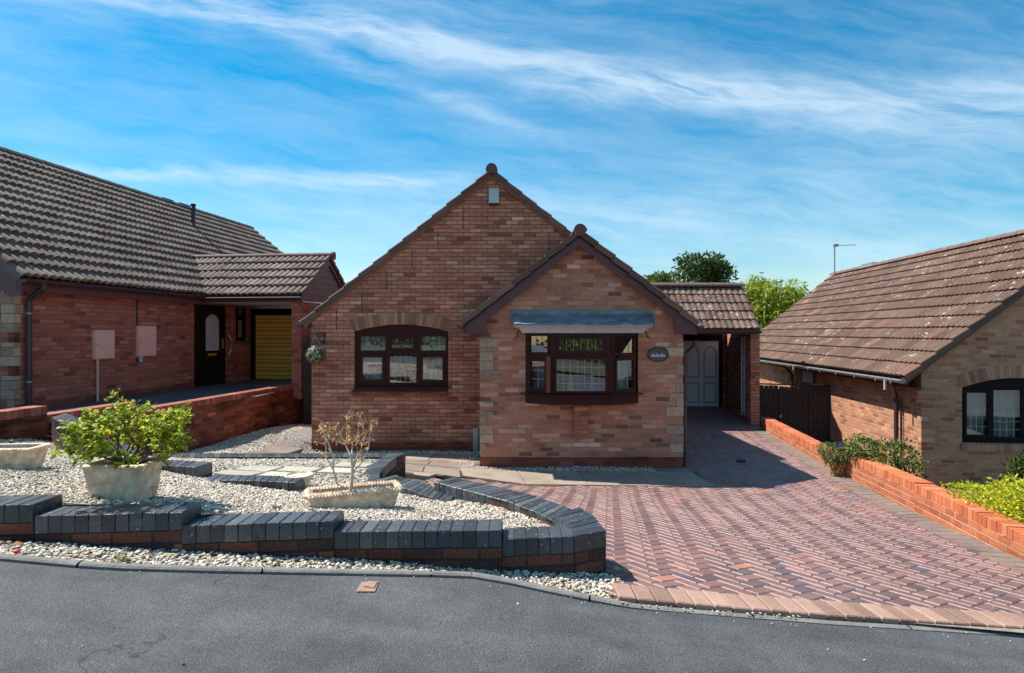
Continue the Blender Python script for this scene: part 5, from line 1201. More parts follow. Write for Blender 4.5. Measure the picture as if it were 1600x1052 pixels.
# keep 0.16 m clear along the boundary wall for the border course
keep = []
for m_, (c, ctr) in zip(ok, cells):
    if not m_ or not behind_front(ctr.x, ctr.y): continue
    if ctr.x > WLx(ctr.y)-.30 and ctr.y < 14.3: continue
    keep.append((c, ctr))
cor = []
for c, ctr in keep:
    g_ = .0038; q = []
    for u_, v_ in ((0, 0), (c[2], 0), (c[2], c[3]), (0, c[3])):
        su = g_ if u_ == 0 else -g_; sv = g_ if v_ == 0 else -g_
        q.append(org+a1v*((c[0]+u_)*U+su)+a2v*((c[1]+v_)*U+sv))
    cor.append(q)
flat = np.array([(p.x, p.y) for q in cor for p in q]); Zc = GS(flat[:, 0], flat[:, 1]).reshape(-1, 4)
for q, zz in zip(cor, Zc):
    dz = rng.uniform(-.0015, .0015); t1, t2 = rng.uniform(-.0012, .0012), rng.uniform(-.0012, .0012)
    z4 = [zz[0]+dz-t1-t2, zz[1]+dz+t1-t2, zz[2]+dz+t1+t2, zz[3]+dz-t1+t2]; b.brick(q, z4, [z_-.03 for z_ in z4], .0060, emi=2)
# straight border courses beside the wall
for row in (0, 1):
    d = 3.6
    while d < 14.1:
        x0, x1 = WLx(d)-.01-.15*(row+1)+.004, WLx(d)-.01-.15*row-.004; e_ = d+.145
        q = [(x0, d+.004), (x1, d+.004), (x1+.0236, e_), (x0+.0236, e_)]; z4 = [GS.at(p[0], p[1])+rng.uniform(-.002, .002) for p in q]; b.brick(q, z4, [z_-.03 for z_ in z4], .004, r=rng.random()*.4, mi=1); d += .15
o = b.build('driveway', ['paver', 'border_paver', 'paver_edge_glint']); tag(o, kind='structure')
# soldier course along the road
b = MB(); fa = [rp(966, 942.5), rp(1100, 955), rp(1300, 971), rp(1600, 989), rp(1760, 1001)]; al2 = [0]
for i in range(1, len(fa)): al2.append(al2[-1]+math.dist(fa[i], fa[i-1]))
k_ = int(al2[-1]/.105); I = lambda s, j: float(np.interp(s, al2, [p[j] for p in fa]))
for i in range(k_):
    s_, e_ = al2[-1]*i/k_+.004, al2[-1]*(i+1)/k_-.004; A_, B_ = Vector((I(s_, 0), I(s_, 1))), Vector((I(e_, 0), I(e_, 1))); d_ = (B_-A_).normalized(); nn = Vector((-d_.y, d_.x))*.20
    nn = nn+d_*-.035 if False else nn
    q = [A_, B_, B_+nn, A_+nn]; j_ = rng.uniform(-.003, .003); z4 = [road_z(p.x)+.036+j_+(0 if n_ < 2 else -.004) for n_, p in enumerate(q)]; b.brick(q, z4, [z_-.045 for z_ in z4], .006)
o = b.build('driveway_edging', 'soldier_paver'); tag(o, kind='structure')
# flagstone path
b = MB(); sheet(b, [(-4.35, 9.2), (-4.35, 15), (-3.8, 15), (-3.8, 10.7), (-.65, 10.7), (-.65, 9.5), (2.95, 9.5), (2.9, 8.72), (-.9, 8.6), (-1.1, 7.6), (-1.8, 7.6), (-1.9, 8.9), (-3.4, 9.9), (-3.8, 9.2)], lambda x, y: GS(x, y)+.002, .1)
o = b.build('path_bed', 'soil'); o.name = 'path_base'; tag(o, kind='structure')
b = MB()
def flags(x0, x1, y0, y1, w_, shear=0.):
    n_ = max(1, round((x1-x0)/w_))
    for i in range(n_):
        a_, c_ = x0+(x1-x0)*i/n_+.006, x0+(x1-x0)*(i+1)/n_-.006; q = [(a_, y0+.006), (c_, y0+.006), (c_+shear, y1-.006), (a_+shear, y1-.006)]
        z4 = [GS.at(*p)+.012+rng.uniform(-.003, .003) for p in q]; b.brick(q, z4, [z_-.06 for z_ in z4], .005)
flags(-.71, 2.98, 8.68, 9.50, .86, -.12); flags(-1.80, -.72, 8.4, 9.30, .62, -.1); flags(-2.6, -.72, 9.42, 9.98, .62); flags(-3.4, -.75, 10.0, 10.72, .7); flags(-1.75, -1.05, 7.6, 8.38, .7)
y_ = 9.2
while y_ < 15: flags(-4.32, -3.86, y_, y_+.9, .46); y_ += .92
o = b.build('path', 'flag'); tag(o, kind='structure')
b = MB(); pz = lambda x, y: BS.at(x, y)+.012
for i in range(3):
    for j in range(3):
        if (i, j) in ((0, 2), (2, 0), (1, 2)): continue
        x0 = -2.95+i*.42+j*.06; y0 = 5.85+j*.34+i*.03; s_ = .36; q = [(x0, y0), (x0+s_, y0+.05*(i-1)), (x0+s_+.05, y0+.27), (x0+.03, y0+.28)]; b.brick(q, [pz(*p)+.01 for p in q], [pz(*p)-.05 for p in q], .006)
o = b.build('paving', 'cream_slab'); tag(o, 'pale slabs', None, kind='structure')

# ------------------------------------------------------------------ gravel
FE = [(-6.9, 3.09), gp(-160, 794, -.98), gp(53, 787.5, -.98), gp(284, 800.5, -1.045), gp(521, 813.6, -1.125), gp(784, 828.4, -1.195), gp(893, 838, -1.26)]
bedpoly = [(LWx(3.3)-.1, 3.28)]+[(p[0], p[1]+.185) for p in FE[:-1]]+[(FE[-1][0]-.02, FE[-1][1]+.19), gp(885, 806, -1.30)]
stonepoly = [(-6.5, 3.35)]+[(p[0], p[1]+.222) for p in FE[:-1]]+[(FE[-1][0]-.04, FE[-1][1]+.22), gp(880, 808, -1.30)]+[gp(*p, -1.34) for p in ((845, 783), (800, 768), (735, 754), (695, 748))]+[gp(*p, -1.42) for p in ((650, 758), (603, 746))]+[gp(*p, -1.5) for p in ((580, 745), (592, 728), (615, 712))]+[gp(240, 711, -1.5), (LWx(7.3)-.05, 7.3)]
stonepoly += bedpoly[len(FE)+2:]
b = MB(); sheet(b, bedpoly, lambda x, y: BS(x, y), .045); o = b.build('gravel_bed', 'gravel_bed'); tag(o, 'bed of pale gravel', None, kind='structure')
b = MB(); sheet(b, [(-5.75, 8.0), (-5.1, 12), (-4.6, 15), (-3.76, 15), (-3.76, 11.1), (-.6, 11.1), (-.6, 9.7), (2.85, 9.7), (2.85, 9.3), (-.6, 9.3), (-2.7, 9.2), (-3.4, 7.2), (-5.9, 7.2)], lambda x, y: GS(x, y)+.004, .12)
fy = lambda x: kerb_y(x)+.06
sheet(b, [(-7, kerb_y(-7)+.05), rp(-40, 871), rp(94, 878), rp(300, 888), rp(500, 892), rp(730, 893), rp(800, 903), rp(880, 920), rp(965, 940), rp(1000, 925), rp(955, 896), rp(784, 880), rp(450, 868), rp(100, 848), rp(-40, 840), (-7, 3.15)], lambda x, y: rzv(x)-.014, .03)
o = b.build('gravel_strip', 'gravel_bed'); tag(o, 'gravel strip', None, kind='structure')
def ico():
    t = (1+5**.5)/2; V = np.array([(-1, t, 0), (1, t, 0), (-1, -t, 0), (1, -t, 0), (0, -1, t), (0, 1, t), (0, -1, -t), (0, 1, -t), (t, 0, -1), (t, 0, 1), (-t, 0, -1), (-t, 0, 1)], float); V /= np.linalg.norm(V[0])
    Fc = np.array([(0, 11, 5), (0, 5, 1), (0, 1, 7), (0, 7, 10), (0, 10, 11), (1, 5, 9), (5, 11, 4), (11, 10, 2), (10, 7, 6), (7, 1, 8), (3, 9, 4), (3, 4, 2), (3, 2, 6), (3, 6, 8), (3, 8, 9), (4, 9, 5), (2, 4, 11), (6, 2, 10), (8, 6, 7), (9, 8, 1)]); return V, Fc
IV, IF = ico()
def ico2():
    V = [tuple(v) for v in IV]; Fn = []; mid = {}
    def m_(a, b):
        k = (min(a, b), max(a, b))
        if k not in mid: p = (np.array(V[a])+np.array(V[b])); p /= np.linalg.norm(p); V.append(tuple(p)); mid[k] = len(V)-1
        return mid[k]
    for a, b_, c in IF: x, y_, z_ = m_(a, b_), m_(b_, c), m_(c, a); Fn += [(a, x, z_), (b_, y_, x), (c, z_, y_), (x, y_, z_)]
    return np.array(V), np.array(Fn)
JV, JF = ico2()
def stones(poly, dens, r0, r1, zf, hi=False):
    xs = [p[0] for p in poly]; ys = [p[1] for p in poly]; A_ = (max(xs)-min(xs))*(max(ys)-min(ys)); n = int(A_*dens)
    x = nrg.uniform(min(xs), max(xs), n); y = nrg.uniform(min(ys), max(ys), n); k = inpoly(x, y, poly); x, y = x[k], y[k]; n = len(x)
    V0, F0 = (JV, JF) if hi else (IV, IF)
    r = r0+(r1-r0)*nrg.random(n)**1.8; z_ = zf(x, y)+r*nrg.uniform(-.1, .75, n)
    sc3 = np.c_[nrg.uniform(.8, 1.35, n), nrg.uniform(.7, 1.1, n), nrg.uniform(.45, .8, n)]*r[:, None]
    ca, sa = np.cos(nrg.uniform(0, 6.3, n)), None; th = nrg.uniform(0, 6.3, n); ti = nrg.uniform(-.5, .5, n)
    P = V0[None]*sc3[:, None]*(1+nrg.uniform(-.16, .16, (n, len(V0), 1)))
    c_, s_ = np.cos(ti)[:, None], np.sin(ti)[:, None]; X, Y_, Z_ = P[..., 0]*c_+P[..., 2]*s_, P[..., 1], -P[..., 0]*s_+P[..., 2]*c_
    c_, s_ = np.cos(th)[:, None], np.sin(th)[:, None]; X, Y_ = X*c_-Y_*s_, X*s_+Y_*c_
    P = np.stack([X+x[:, None], Y_+y[:, None], Z_+z_[:, None]], -1).reshape(-1, 3)
    Fx = (F0[None]+(np.arange(n)*len(V0))[:, None, None]).reshape(-1, 3); return P, Fx, np.repeat(nrg.random(n), len(F0))
parts = [stones([p for p in stonepoly], 3600, .006, .0135, lambda x, y: BS(x, y)-.001)]
nb_ = stonepoly[1:len(FE)+1]+[(.2, 4.6), (-4.5, 4.6)]
parts.append(stones(nb_, 2200, .005, .011, lambda x, y: BS(x, y)+.006))
parts.append(stones([(-7, kerb_y(-7)+.05), rp(-40, 871), rp(94, 878), rp(300, 887), rp(500, 892), rp(730, 893), rp(800, 904), rp(880, 921), rp(965, 940), rp(998, 925), rp(955, 896), rp(784, 880), rp(450, 868), rp(100, 848), rp(-40, 842), (-7, 3.12)], 4600, .004, .013, lambda x, y: rzv(x)-.010, True))
parts.append(stones([rp(970, 946), rp(1100, 958), rp(1250, 968), rp(1250, 971), rp(1100, 960.5), rp(970, 948)], 2500, .004, .008, lambda x, y: -1.45-.1*x+.018))
parts.append(stones([(-.62, 9.5), (2.3, 9.5), (2.3, 9.75), (-.54, 9.75), (-.54, 11.1), (-3.7, 11.1), (-3.7, 10.75), (-.9, 10.75), (-1.1, 9.6)], 1500, .009, .016, lambda x, y: GS(x, y)+.006))
parts.append(stones([(-5.8, 7.6), (-4.8, 14), (-4.25, 14), (-4.3, 9.5), (-3.8, 9.4), (-3.78, 11.1), (-3.7, 11.1), (-3.6, 9.0), (-3.9, 7.5)], 1300, .010, .018, lambda x, y: GS(x, y)+.003))
parts.append(stones([(3.0, 3.8), (4.1, 3.8), (5.9, 13), (5.4, 13)], 9, .004, .009, lambda x, y: GS(x, y)+.002))
parts.append(stones([rp(-40, 876), rp(300, 895), rp(620, 901), rp(730, 903), rp(880, 933), rp(1100, 961), rp(1600, 996), rp(1600, 1004), rp(1100, 969), rp(880, 942), rp(730, 911), rp(300, 902), rp(-40, 884)], 260, .002, .006, lambda x, y: -1.45-.1*x+.001))
parts.append(stones([(-3, 2.3), (3, 2.3), (3, 3.4), (-3, 3.1)], 3, .003, .007, lambda x, y: -1.45-.1*x+.002))
off = 0; VV, FF, RR_ = [], [], []
for P, Fx, r_ in parts: VV.append(P); FF.append(Fx+off); RR_.append(r_); off += len(P)
o = npmesh('gravel', np.vstack(VV), np.vstack(FF), np.concatenate(RR_), 'pebble', smooth=True); tag(o, 'pale rounded gravel stones covering the garden beds', 'gravel', kind='stuff')
print('STONES', sum(len(r_) for r_ in RR_))
# ------------------------------------------------------------------ planters
def trough(name, label, c, yaw, L, Wd, H, taper, lip=.03, tilt=0., m='terracotta_cream', scal=0, relief=None, soil=.03):
    t_ = empty(name, c, label, 'planter'); b = MB(); cy, sy = math.cos(yaw), math.sin(yaw)
    def T(x, y, z): z2 = z+x*tilt; return Vector((c[0]+x*cy-y*sy, c[1]+x*sy+y*cy, c[2]+z2))
    def ring(l, w, z, r=.02, n=4):
        P = []
        for qx, qy, a0 in ((1, -1, -90), (1, 1, 0), (-1, 1, 90), (-1, -1, 180)):
            for i in range(n+1): a_ = R(a0+90*i/n); P.append(T(qx*(l/2-r)+math.cos(a_)*r, qy*(w/2-r)+math.sin(a_)*r, z))
        return P
    k = taper; rs = [ring(L*k, Wd*k, 0), ring(L*(k+(1-k)*.8), Wd*(k+(1-k)*.8), H-lip*1.3), ring(L+.02, Wd+.02, H-lip), ring(L+.03, Wd+.03, H-.008, .03), ring(L+.015, Wd+.015, H, .03), ring(L-.05, Wd-.05, H, .02), ring(L-.06, Wd-.06, H-.05, .02)]
    n = len(rs[0])
    b.face(rs[0][::-1], None, .5)
    for i in range(len(rs)-1):
        for j in range(n): b.face([rs[i][j], rs[i][(j+1) % n], rs[i+1][(j+1) % n], rs[i+1][j]], None, .5)
    if scal:
        for s in (-1, 1):
            for i in range(scal):
                x = -L/2+L*(i+.5)/scal; p0_ = T(x, s*(Wd/2+.0), H-.012); p1_ = T(x, s*(Wd/2-.03), H-.004); b.tube([T(x, s*(Wd/2+.018), H-.02), T(x, s*(Wd/2-.012), H+.004), T(x, s*(Wd/2-.032), H-.012)], L/scal*.42, 6, caps=True)
        for s in (-1, 1):
            m_ = int(scal*Wd/L)
            for i in range(m_): y_ = -Wd/2+Wd*(i+.5)/m_; b.tube([T(s*(L/2+.018), y_, H-.02), T(s*(L/2-.012), y_, H+.004), T(s*(L/2-.032), y_, H-.012)], L/scal*.42, 6)
    if relief:
        for path in relief: b.tube([T(x*L/2, -(Wd/2)*(k+(1-k)*(z_))-.002, z_*H) for x, z_ in path], .0045, 5)
    o = b.build('pot', m, t_, False)
    b = MB(); sp = ring(L-.055, Wd-.055, H-soil); b.face(sp, None, .5); b.build('soil', 'soil', t_); return t_, T
zb = lambda x, y: BS.at(x, y)
def scene_pt(px, py, Z): x, y = gp(px, py, Z); return x, y
x, y = scene_pt(33, 733, -1.075)
trough('trough_planter', 'cream stone trough with a leaf relief at the far left of the gravel', (x-.15, y+.10, zb(x, y)-.005), R(4), .43, .22, .175, .84, relief=[[(-.55, .3), (-.2, .48), (.2, .55), (.6, .75)], [(.1, .52), (.35, .75), (.55, .82)], [(-.1, .5), (.05, .7)], [(-.7, .22), (.7, .30)]])
x, y = scene_pt(186, 784, -1.075)
trough('square_planter', 'rough cream stone planter holding the green leafy bush', (x-.055, y+.135, zb(x, y)-.02), R(-2), .40, .27, .245, .80, lip=.012)
POT = (x-.035, y+.135, zb(x, y)+.2)
xa, ya = gp(476, 795, -1.16); 
cx_, cy_ = gp(560, 800, -1.27)
t_, TT = trough('trough_planter', 'long cream trough with a scalloped rim holding the dead shrub', (cx_-.07, cy_+.15, zb(cx_, cy_)-.018), R(20), .65, .20, .140, .88, scal=30, tilt=.0, soil=.045, relief=[[(-.5, .35), (-.1, .5), (.1, .45), (.5, .6)]])
DEAD = TT(.10, 0, .10)
x, y = gp(457, 768, -1.43); b = MB()
t_ = empty('round_planter', (x, y, -1.43), 'small round cream pot with a thick rim behind the blue brick wall', 'planter')
zz = BS.at(x, y+.15); b.lathe((x, y+.16, zz), [(.08, 0), (.105, .07), (.112, .09), (.128, .095), (.128, .118), (.11, .122), (.10, .105)], 20); b.build('pot', 'terracotta_cream', t_, True)

# ------------------------------------------------------------------ plants
def leaves(name, P, D, size, m, parent, wide=.5, fold=.25, curl=.0, rnd=None):
    """P (n,3) leaf bases, D (n,3) directions; each leaf is a folded blade of four faces"""
    n = len(P); P = np.asarray(P, float); D = np.asarray(D, float); D /= np.linalg.norm(D, axis=1)[:, None]+1e-9
    up = np.tile([0, 0, 1.], (n, 1))+nrg.normal(0, .45, (n, 3)); S = np.cross(D, up); S /= np.linalg.norm(S, axis=1)[:, None]+1e-9; N = np.cross(S, D)
    L = (size[0]+(size[1]-size[0])*nrg.random(n))[:, None]; Wd = L*wide
    a = P; t = P+D*L-N*L*curl; m1 = P+D*L*.5+N*L*.05
    l1 = P+D*L*.35-S*Wd*.5+N*L*fold*.3; l2 = P+D*L*.72-S*Wd*.38+N*L*(fold*.25-curl*.5); r1 = P+D*L*.35+S*Wd*.5+N*L*fold*.3; r2 = P+D*L*.72+S*Wd*.38+N*L*(fold*.25-curl*.5)
    V = np.stack([a, l1, l2, t, r2, r1, m1], 1).reshape(-1, 3); o_ = (np.arange(n)*7)[:, None]
    Fq = np.concatenate([o_+np.array([[0, 6, 2, 1]]), o_+np.array([[6, 3, 2, 2]]), o_+np.array([[0, 5, 4, 6]]), o_+np.array([[6, 4, 3, 3]])])
    T_ = np.concatenate([o_+np.array([[0, 6, 1]]), o_+np.array([[1, 6, 2]]), o_+np.array([[6, 3, 2]]), o_+np.array([[0, 5, 6]]), o_+np.array([[5, 4, 6]]), o_+np.array([[6, 4, 3]])])
    r_ = nrg.random(n) if rnd is None else rnd
    return npmesh(name, V, T_, np.tile(r_, 6), m, parent, smooth=False)
def cards(name, P, D, size, m, parent, wide=.45, rnd=None):
    n = len(P); D = D/(np.linalg.norm(D, axis=1)[:, None]+1e-9); up = nrg.normal(0, 1, (n, 3)); S = np.cross(D, up); S /= np.linalg.norm(S, axis=1)[:, None]+1e-9
    L = (size[0]+(size[1]-size[0])*nrg.random(n))[:, None]; V = np.stack([P, P+D*L*.45-S*L*wide*.5, P+D*L, P+D*L*.45+S*L*wide*.5], 1).reshape(-1, 3)
    Fq = (np.arange(n)*4)[:, None]+np.array([[0, 1, 2, 3]]); return npmesh(name, V, Fq, nrg.random(n) if rnd is None else rnd, m, parent)
class Twigs:
    def __init__(s, seed): s.r = random.Random(seed); s.b = MB(); s.tips = []
    def grow(s, p, d, ln, rad, depth, spread=.6, up=.1, kids=(2, 3), bend=.18, minr=.0015, shrink=.72):
        pts = [Vector(p)]; rr = [rad]; d = Vector(d).normalized()
        for i in range(4):
            d = (d+Vector((s.r.gauss(0, bend), s.r.gauss(0, bend), s.r.gauss(0, bend)+up*.3))).normalized(); pts.append(pts[-1]+d*ln/4); rr.append(max(minr, rad*(1-.10*(i+1))))
            if depth <= 1: s.tips.append((pts[-1].copy(), d.copy()))
        s.b.tube(pts, rr, 5 if rad < .02 else 8, caps=False)
        if depth > 0:
            for k in range(s.r.randint(*kids)):
                dd = (d+Vector((s.r.gauss(0, spread), s.r.gauss(0, spread), s.r.gauss(0, spread*.6)+up))).normalized(); q = pts[s.r.choice([2, 3, 4, 4])]
                s.grow(q, dd, ln*s.r.uniform(.6, .95)*shrink/.72*.82, max(minr, rr[-1]*.72), depth-1, spread, up, kids, bend, minr, shrink)
# the leafy bush
t_ = empty('potted_bush', POT, 'sprawling bush of yellow green leaves growing in the square planter', 'bush'); tw = Twigs(11)
for i in range(24):
    a_ = i/24*6.28+.2; out_ = rng.uniform(.3, 1.35); dx = math.cos(a_)*out_; dx = dx*2.1 if dx > 0 else dx*.95
    tw.grow((POT[0]+math.cos(a_)*.05, POT[1]+math.sin(a_)*.03, POT[2]), (dx+.30, math.sin(a_)*.55*out_, .80), .21, .0075, 3, .5, .06, (2, 3))
P, D = [], []
for p_, d_ in tw.tips:
    rx = (p_.x-POT[0]-.03)
    if p_.z < POT[2]+.03 or rx < -.31 or rx > .74 or p_.z > POT[2]+.56-.5*max(0, rx): continue
    for k_ in range(3):
        P.append(p_+Vector((rng.gauss(0, .012), rng.gauss(0, .012), rng.gauss(0, .01)))); D.append(Vector((d_.x*.4+rng.gauss(0, .6), d_.y*.4+rng.gauss(0, .6), rng.gauss(.15, .45))))
print('BUSH', len(P), len(tw.tips))
if len(P) > 5200: idx = list(range(len(P))); rng.shuffle(idx); P = [P[i] for i in idx[:5200]]; D = [D[i] for i in idx[:5200]]
tw.b.build('branches', 'dark_twig', t_); leaves('leaves', P, D, (.012, .040), 'leaf_pot', t_, .72, .3, .1)
# the dead shrub
t_ = empty('dead_shrub', DEAD, 'dead shrub with bare twisted stems and a few dry orange leaves', 'shrub'); tw = Twigs(5)
B0 = Vector(DEAD)
def P2(px, py, dy=0): d = B0.y+dy; return Vector(dp(px, py, d))
base = P2(548, 783)
stem = lambda pts, r0_, r1_: (tw.b.tube(pts, list(np.linspace(r0_, r1_, len(pts))), 7, caps=False))
S1 = [base-Vector((0, 0, .03)), P2(548, 770), P2(550, 750), P2(551, 728), P2(548, 712)]; stem(S1, .016, .010)
S2 = [P2(545, 777), P2(536, 765, .02), P2(526, 755, .03), P2(521, 735, .03), P2(521, 715, .03), P2(513, 700, .04)]; stem(S2, .009, .005)
forks = [(P2(551, 728), [(565, 700), (570, 680), (566, 660)]), (P2(548, 712), [(540, 695), (532, 680), (522, 672)]), (P2(550, 735), [(560, 712), (556, 690), (560, 668)]), (P2(549, 715), [(551, 695), (545, 675), (541, 655)]), (P2(550, 740), [(566, 722), (576, 700), (578, 672)]), (P2(521, 715, .03), [(512, 690), (506, 676)]), (P2(540, 695), [(528, 690), (515, 684), (508, 668)]), (P2(521, 735, .03), [(510, 715), (509, 695)])]
for st, pts_ in forks:
    pp = [st]; 
    for q_, (px, py) in enumerate(pts_): pp.append(P2(px, py, rng.uniform(-.06, .08)))
    stem(pp, .007, .003)
    for k_ in range(1, len(pp)):
        for m_ in range(2): tw.grow(pp[k_], (rng.gauss(0, .5), rng.gauss(0, .4), .75), .055, .0028, 1, .5, .2, (1, 2), .25, .0012)
tw.b.build('branches', 'pale_twig', t_)
P, D = [], []
for p_, d_ in tw.tips:
    if rng.random() < .34 and p_.z > P2(550, 722).z: P.append(p_); D.append(Vector((rng.gauss(0, .6), rng.gauss(0, .6), rng.gauss(-.6, .6))))
leaves('dry_leaves', P, D, (.022, .042), 'leaf_dead', t_, .4, .5, .35)
# small weeds
def weed(px, py, Z, size, lab, n=16, m='leaf_pot', name='weed', wide=.5, cat='weed'):
    x, y = gp(px, py, Z) if not isinstance(Z, tuple) else Z[:2]; zz = Z if not isinstance(Z, tuple) else Z[2]
    t_ = empty(name, (x, y, zz), lab, cat); b = MB(); P, D = [], []
    for i in range(n):
        a_ = rng.uniform(0, 6.28); dv = Vector((math.cos(a_), math.sin(a_), rng.uniform(.2, 1.1))).normalized(); p0_ = Vector((x, y, zz)); p1_ = p0_+dv*size*rng.uniform(.3, .8)
        if i % 3 == 0: b.tube([p0_, p1_], .0016, 4)
        P.append(p1_); D.append(dv+Vector((0, 0, -.2)))
    b.build('stem', 'dark_twig', t_); leaves('leaves', P, D, (size*.4, size*.75), m, t_, wide, .3, .1)
rz = lambda px, py: (*rp(px, py), road_z(rp(px, py)[0])+.005)
weed(0, 0, rz(196, 876), .040, 'yellow green weed in the gravel strip under the left part of the stepped wall')
weed(0, 0, rz(479, 886), .026, 'small weed by the kerb in front of the middle of the stepped wall', 10)
weed(0, 0, rz(778, 888), .032, 'upright weed against the foot of the stepped wall near the kerb joint', 10)
weed(488, 800, -1.20, .030, 'green seedling on the gravel left of the scalloped trough', 12, 'leaf_fern')
weed(433, 796, -1.19, .040, 'low mossy plant on the gravel behind the stepped wall', 26, 'leaf_fern')
weed(0, 0, (*TT(-.22, 0, .10)[:2], TT(-.22, 0, .10).z), .040, 'small green weed inside the left end of the scalloped trough', 14)
weed(0, 0, (*TT(.02, -.03, .10)[:2], TT(.02, -.03, .10).z), .035, 'small green weed beside the dead stem in the scalloped trough', 12)
weed(0, 0, (*rp(985, 888), GS.at(*rp(985, 888))), .045, 'dry weed between the driveway blocks beside the wall end', 16, 'leaf_dead', wide=.2)
weed(0, 0, (*gp(8, 693, -1.10), -1.12), .07, 'dark leafless weed behind the far left stone trough', 14, 'leaf_dark')
weed(0, 0, (*gp(1400, 878, -1.86), GS.at(*gp(1400, 878, -1.86))), .04, 'tuft of weed growing in the right of the driveway', 12, 'leaf_dead', wide=.2)
for i, (px, py, lab) in enumerate(((24, 848, 'curled dry orange leaf on the gravel strip at the far left'), (262, 866, 'dry brown leaf on the gravel strip below the stepped wall'), (963, 886, 'dry red brown leaf lying by the end of the stepped wall'))):
    x, y, z_ = rz(px, py+8); t_ = leaves('dry_leaf', [(x-.02, y, z_+.012)], [(1, .2, .1)], (.05, .055), 'leaf_dead', None, .6, .5, .2); tag(t_, lab, 'leaf')
x, y, z_ = rz(26, 866); b = MB(); b.lathe((x, y, z_), [(.006, 0), (.016, .008), (.018, .016), (.008, .022)], 9); o = b.build('fallen_petal', 'crimson'); tag(o, 'crimson petal lying on the gravel strip at the far left', 'petal')
# patch of brick in the road
b = MB(); q = [rp(556, 926), rp(586, 926), rp(592, 910), rp(565, 911)]; zz = [road_z(p[0])+.006 for p in q]; b.face([(p[0], p[1], z_) for p, z_ in zip(q, zz)], [(p[0], p[1]) for p in q], .5)
q2 = [rp(568, 919), rp(585, 922), rp(590, 912), rp(575, 911)]; b.brick(q2, [road_z(p[0])+.013 for p in q2], [road_z(p[0])-.01 for p in q2], .004, r=.6)
o = b.build('road_patch', 'soldier_paver'); tag(o, 'small broken red brick patch set into the tarmac road', 'road patch')
b = MB(); q = [gp(1150, 723.5, -2.23), gp(1166, 723.5, -2.23), gp(1165, 720, -2.23), gp(1151, 720, -2.23)]; b.brick(q, [GS.at(*p)+.012 for p in q], [GS.at(*p)-.02 for p in q], .004); 
for i in range(5): t0 = (i+.5)/5; A_ = Vector(q[0]).lerp(Vector(q[1]), t0); B_ = Vector(q[3]).lerp(Vector(q[2]), t0); b.tube([(*A_, GS.at(*A_)+.016), (*B_, GS.at(*B_)+.016)], .006, 4)
o = b.build('drain_cover', 'drain_mat'); tag(o, 'small dark drain cover in the shaded driveway', 'drain cover')

# shrubs beyond the boundary wall
def mound(name, label, blobs, n, size, lm, up=.5, twig='dark_twig', wide=.5, stems=8, base=None, cat='shrub', sub='leaves', droop=0.):
    c0 = blobs[0][0]; t_ = empty(name, base or c0, label, cat); P, D = [], []
    wts = np.array([r_[0]*r_[2]+r_[1]*r_[2] for _, r_ in blobs]); wts = wts/wts.sum()
    for (c, r_), w_ in zip(blobs, wts):
        k = int(n*w_); u = nrg.normal(size=(k, 3)); u /= np.linalg.norm(u, axis=1)[:, None]; rad = nrg.uniform(.45, 1.08, (k, 1))**.6
        p_ = np.array(c)+u*rad*np.array(r_)*(1+.18*np.sin(u[:, :1]*7+c[0]*3)*np.sin(u[:, 2:]*9)); P.append(p_); D.append(u*.6+nrg.normal(0, .5, (k, 3))+np.array([0, 0, up-droop]))
    P = np.vstack(P); D = np.vstack(D); b = MB()
    for i in range(stems):
        j = rng.randrange(len(P)); e = Vector(P[j]); s_ = Vector(base or (c0[0], c0[1], c0[2]-blobs[0][1][2])); m_ = s_.lerp(e, .5)+Vector((rng.gauss(0, .04), rng.gauss(0, .04), .03)); b.tube([s_+Vector((rng.gauss(0, .05), rng.gauss(0, .05), 0)), m_, e], [.012, .008, .003], 5, caps=False)
    b.build('stem', twig, t_); leaves(sub, P, D, size, lm, t_, wide, .3, .1); return t_
def B_(px, py, d, rx, ry, rz_): return (dp(px, py, d), (rx, ry, rz_))
mound('shrub', 'dark green shrub spilling over the orange wall in front of the right house', [B_(1362, 706, 8.7, .30, .35, .20), B_(1400, 718, 8.4, .30, .35, .26), B_(1345, 700, 8.9, .20, .3, .15), B_(1418, 738, 8.2, .16, .3, .18), B_(1330, 706, 9.0, .15, .2, .12)], 2600, (.035, .075), 'leaf_dark', .1, stems=18, base=(5.35, 8.6, -2.6), wide=.42)
t_ = mound('trailing_plant', 'feathery green plant with a purple flower hanging through the gap in the orange wall', [B_(1302, 706, 9.15, .20, .16, .12), B_(1290, 700, 9.3, .12, .14, .08), B_(1316, 712, 9.05, .12, .14, .10), B_(1300, 716, 9.1, .14, .12, .10)], 1500, (.03, .07), 'leaf_fern', -.3, stems=12, base=(5.05, 9.25, -2.25), wide=.22)
P, D = [], []
for i in range(110): px = rng.uniform(1297, 1318); p_ = Vector(dp(px, rng.uniform(718, 738), 9.08-.0)); P.append(p_); D.append((rng.gauss(0, .2), rng.gauss(0, .2), -1))
leaves('dead_fronds', P, D, (.04, .09), 'timber_leaf' if 'timber_leaf' in MATS else 'leaf_dead', t_, .25)
b = MB(); c = Vector(dp(1312, 694, 9.0))
for i in range(6): a_ = i*1.047; b.face([c, c+Vector((math.cos(a_-.4)*.035, -.02, math.sin(a_-.4)*.035)), c+Vector((math.cos(a_)*.055, -.012, math.sin(a_)*.055)), c+Vector((math.cos(a_+.4)*.035, -.02, math.sin(a_+.4)*.035))], None, .5)
b.build('flower', 'flower_purple', t_)
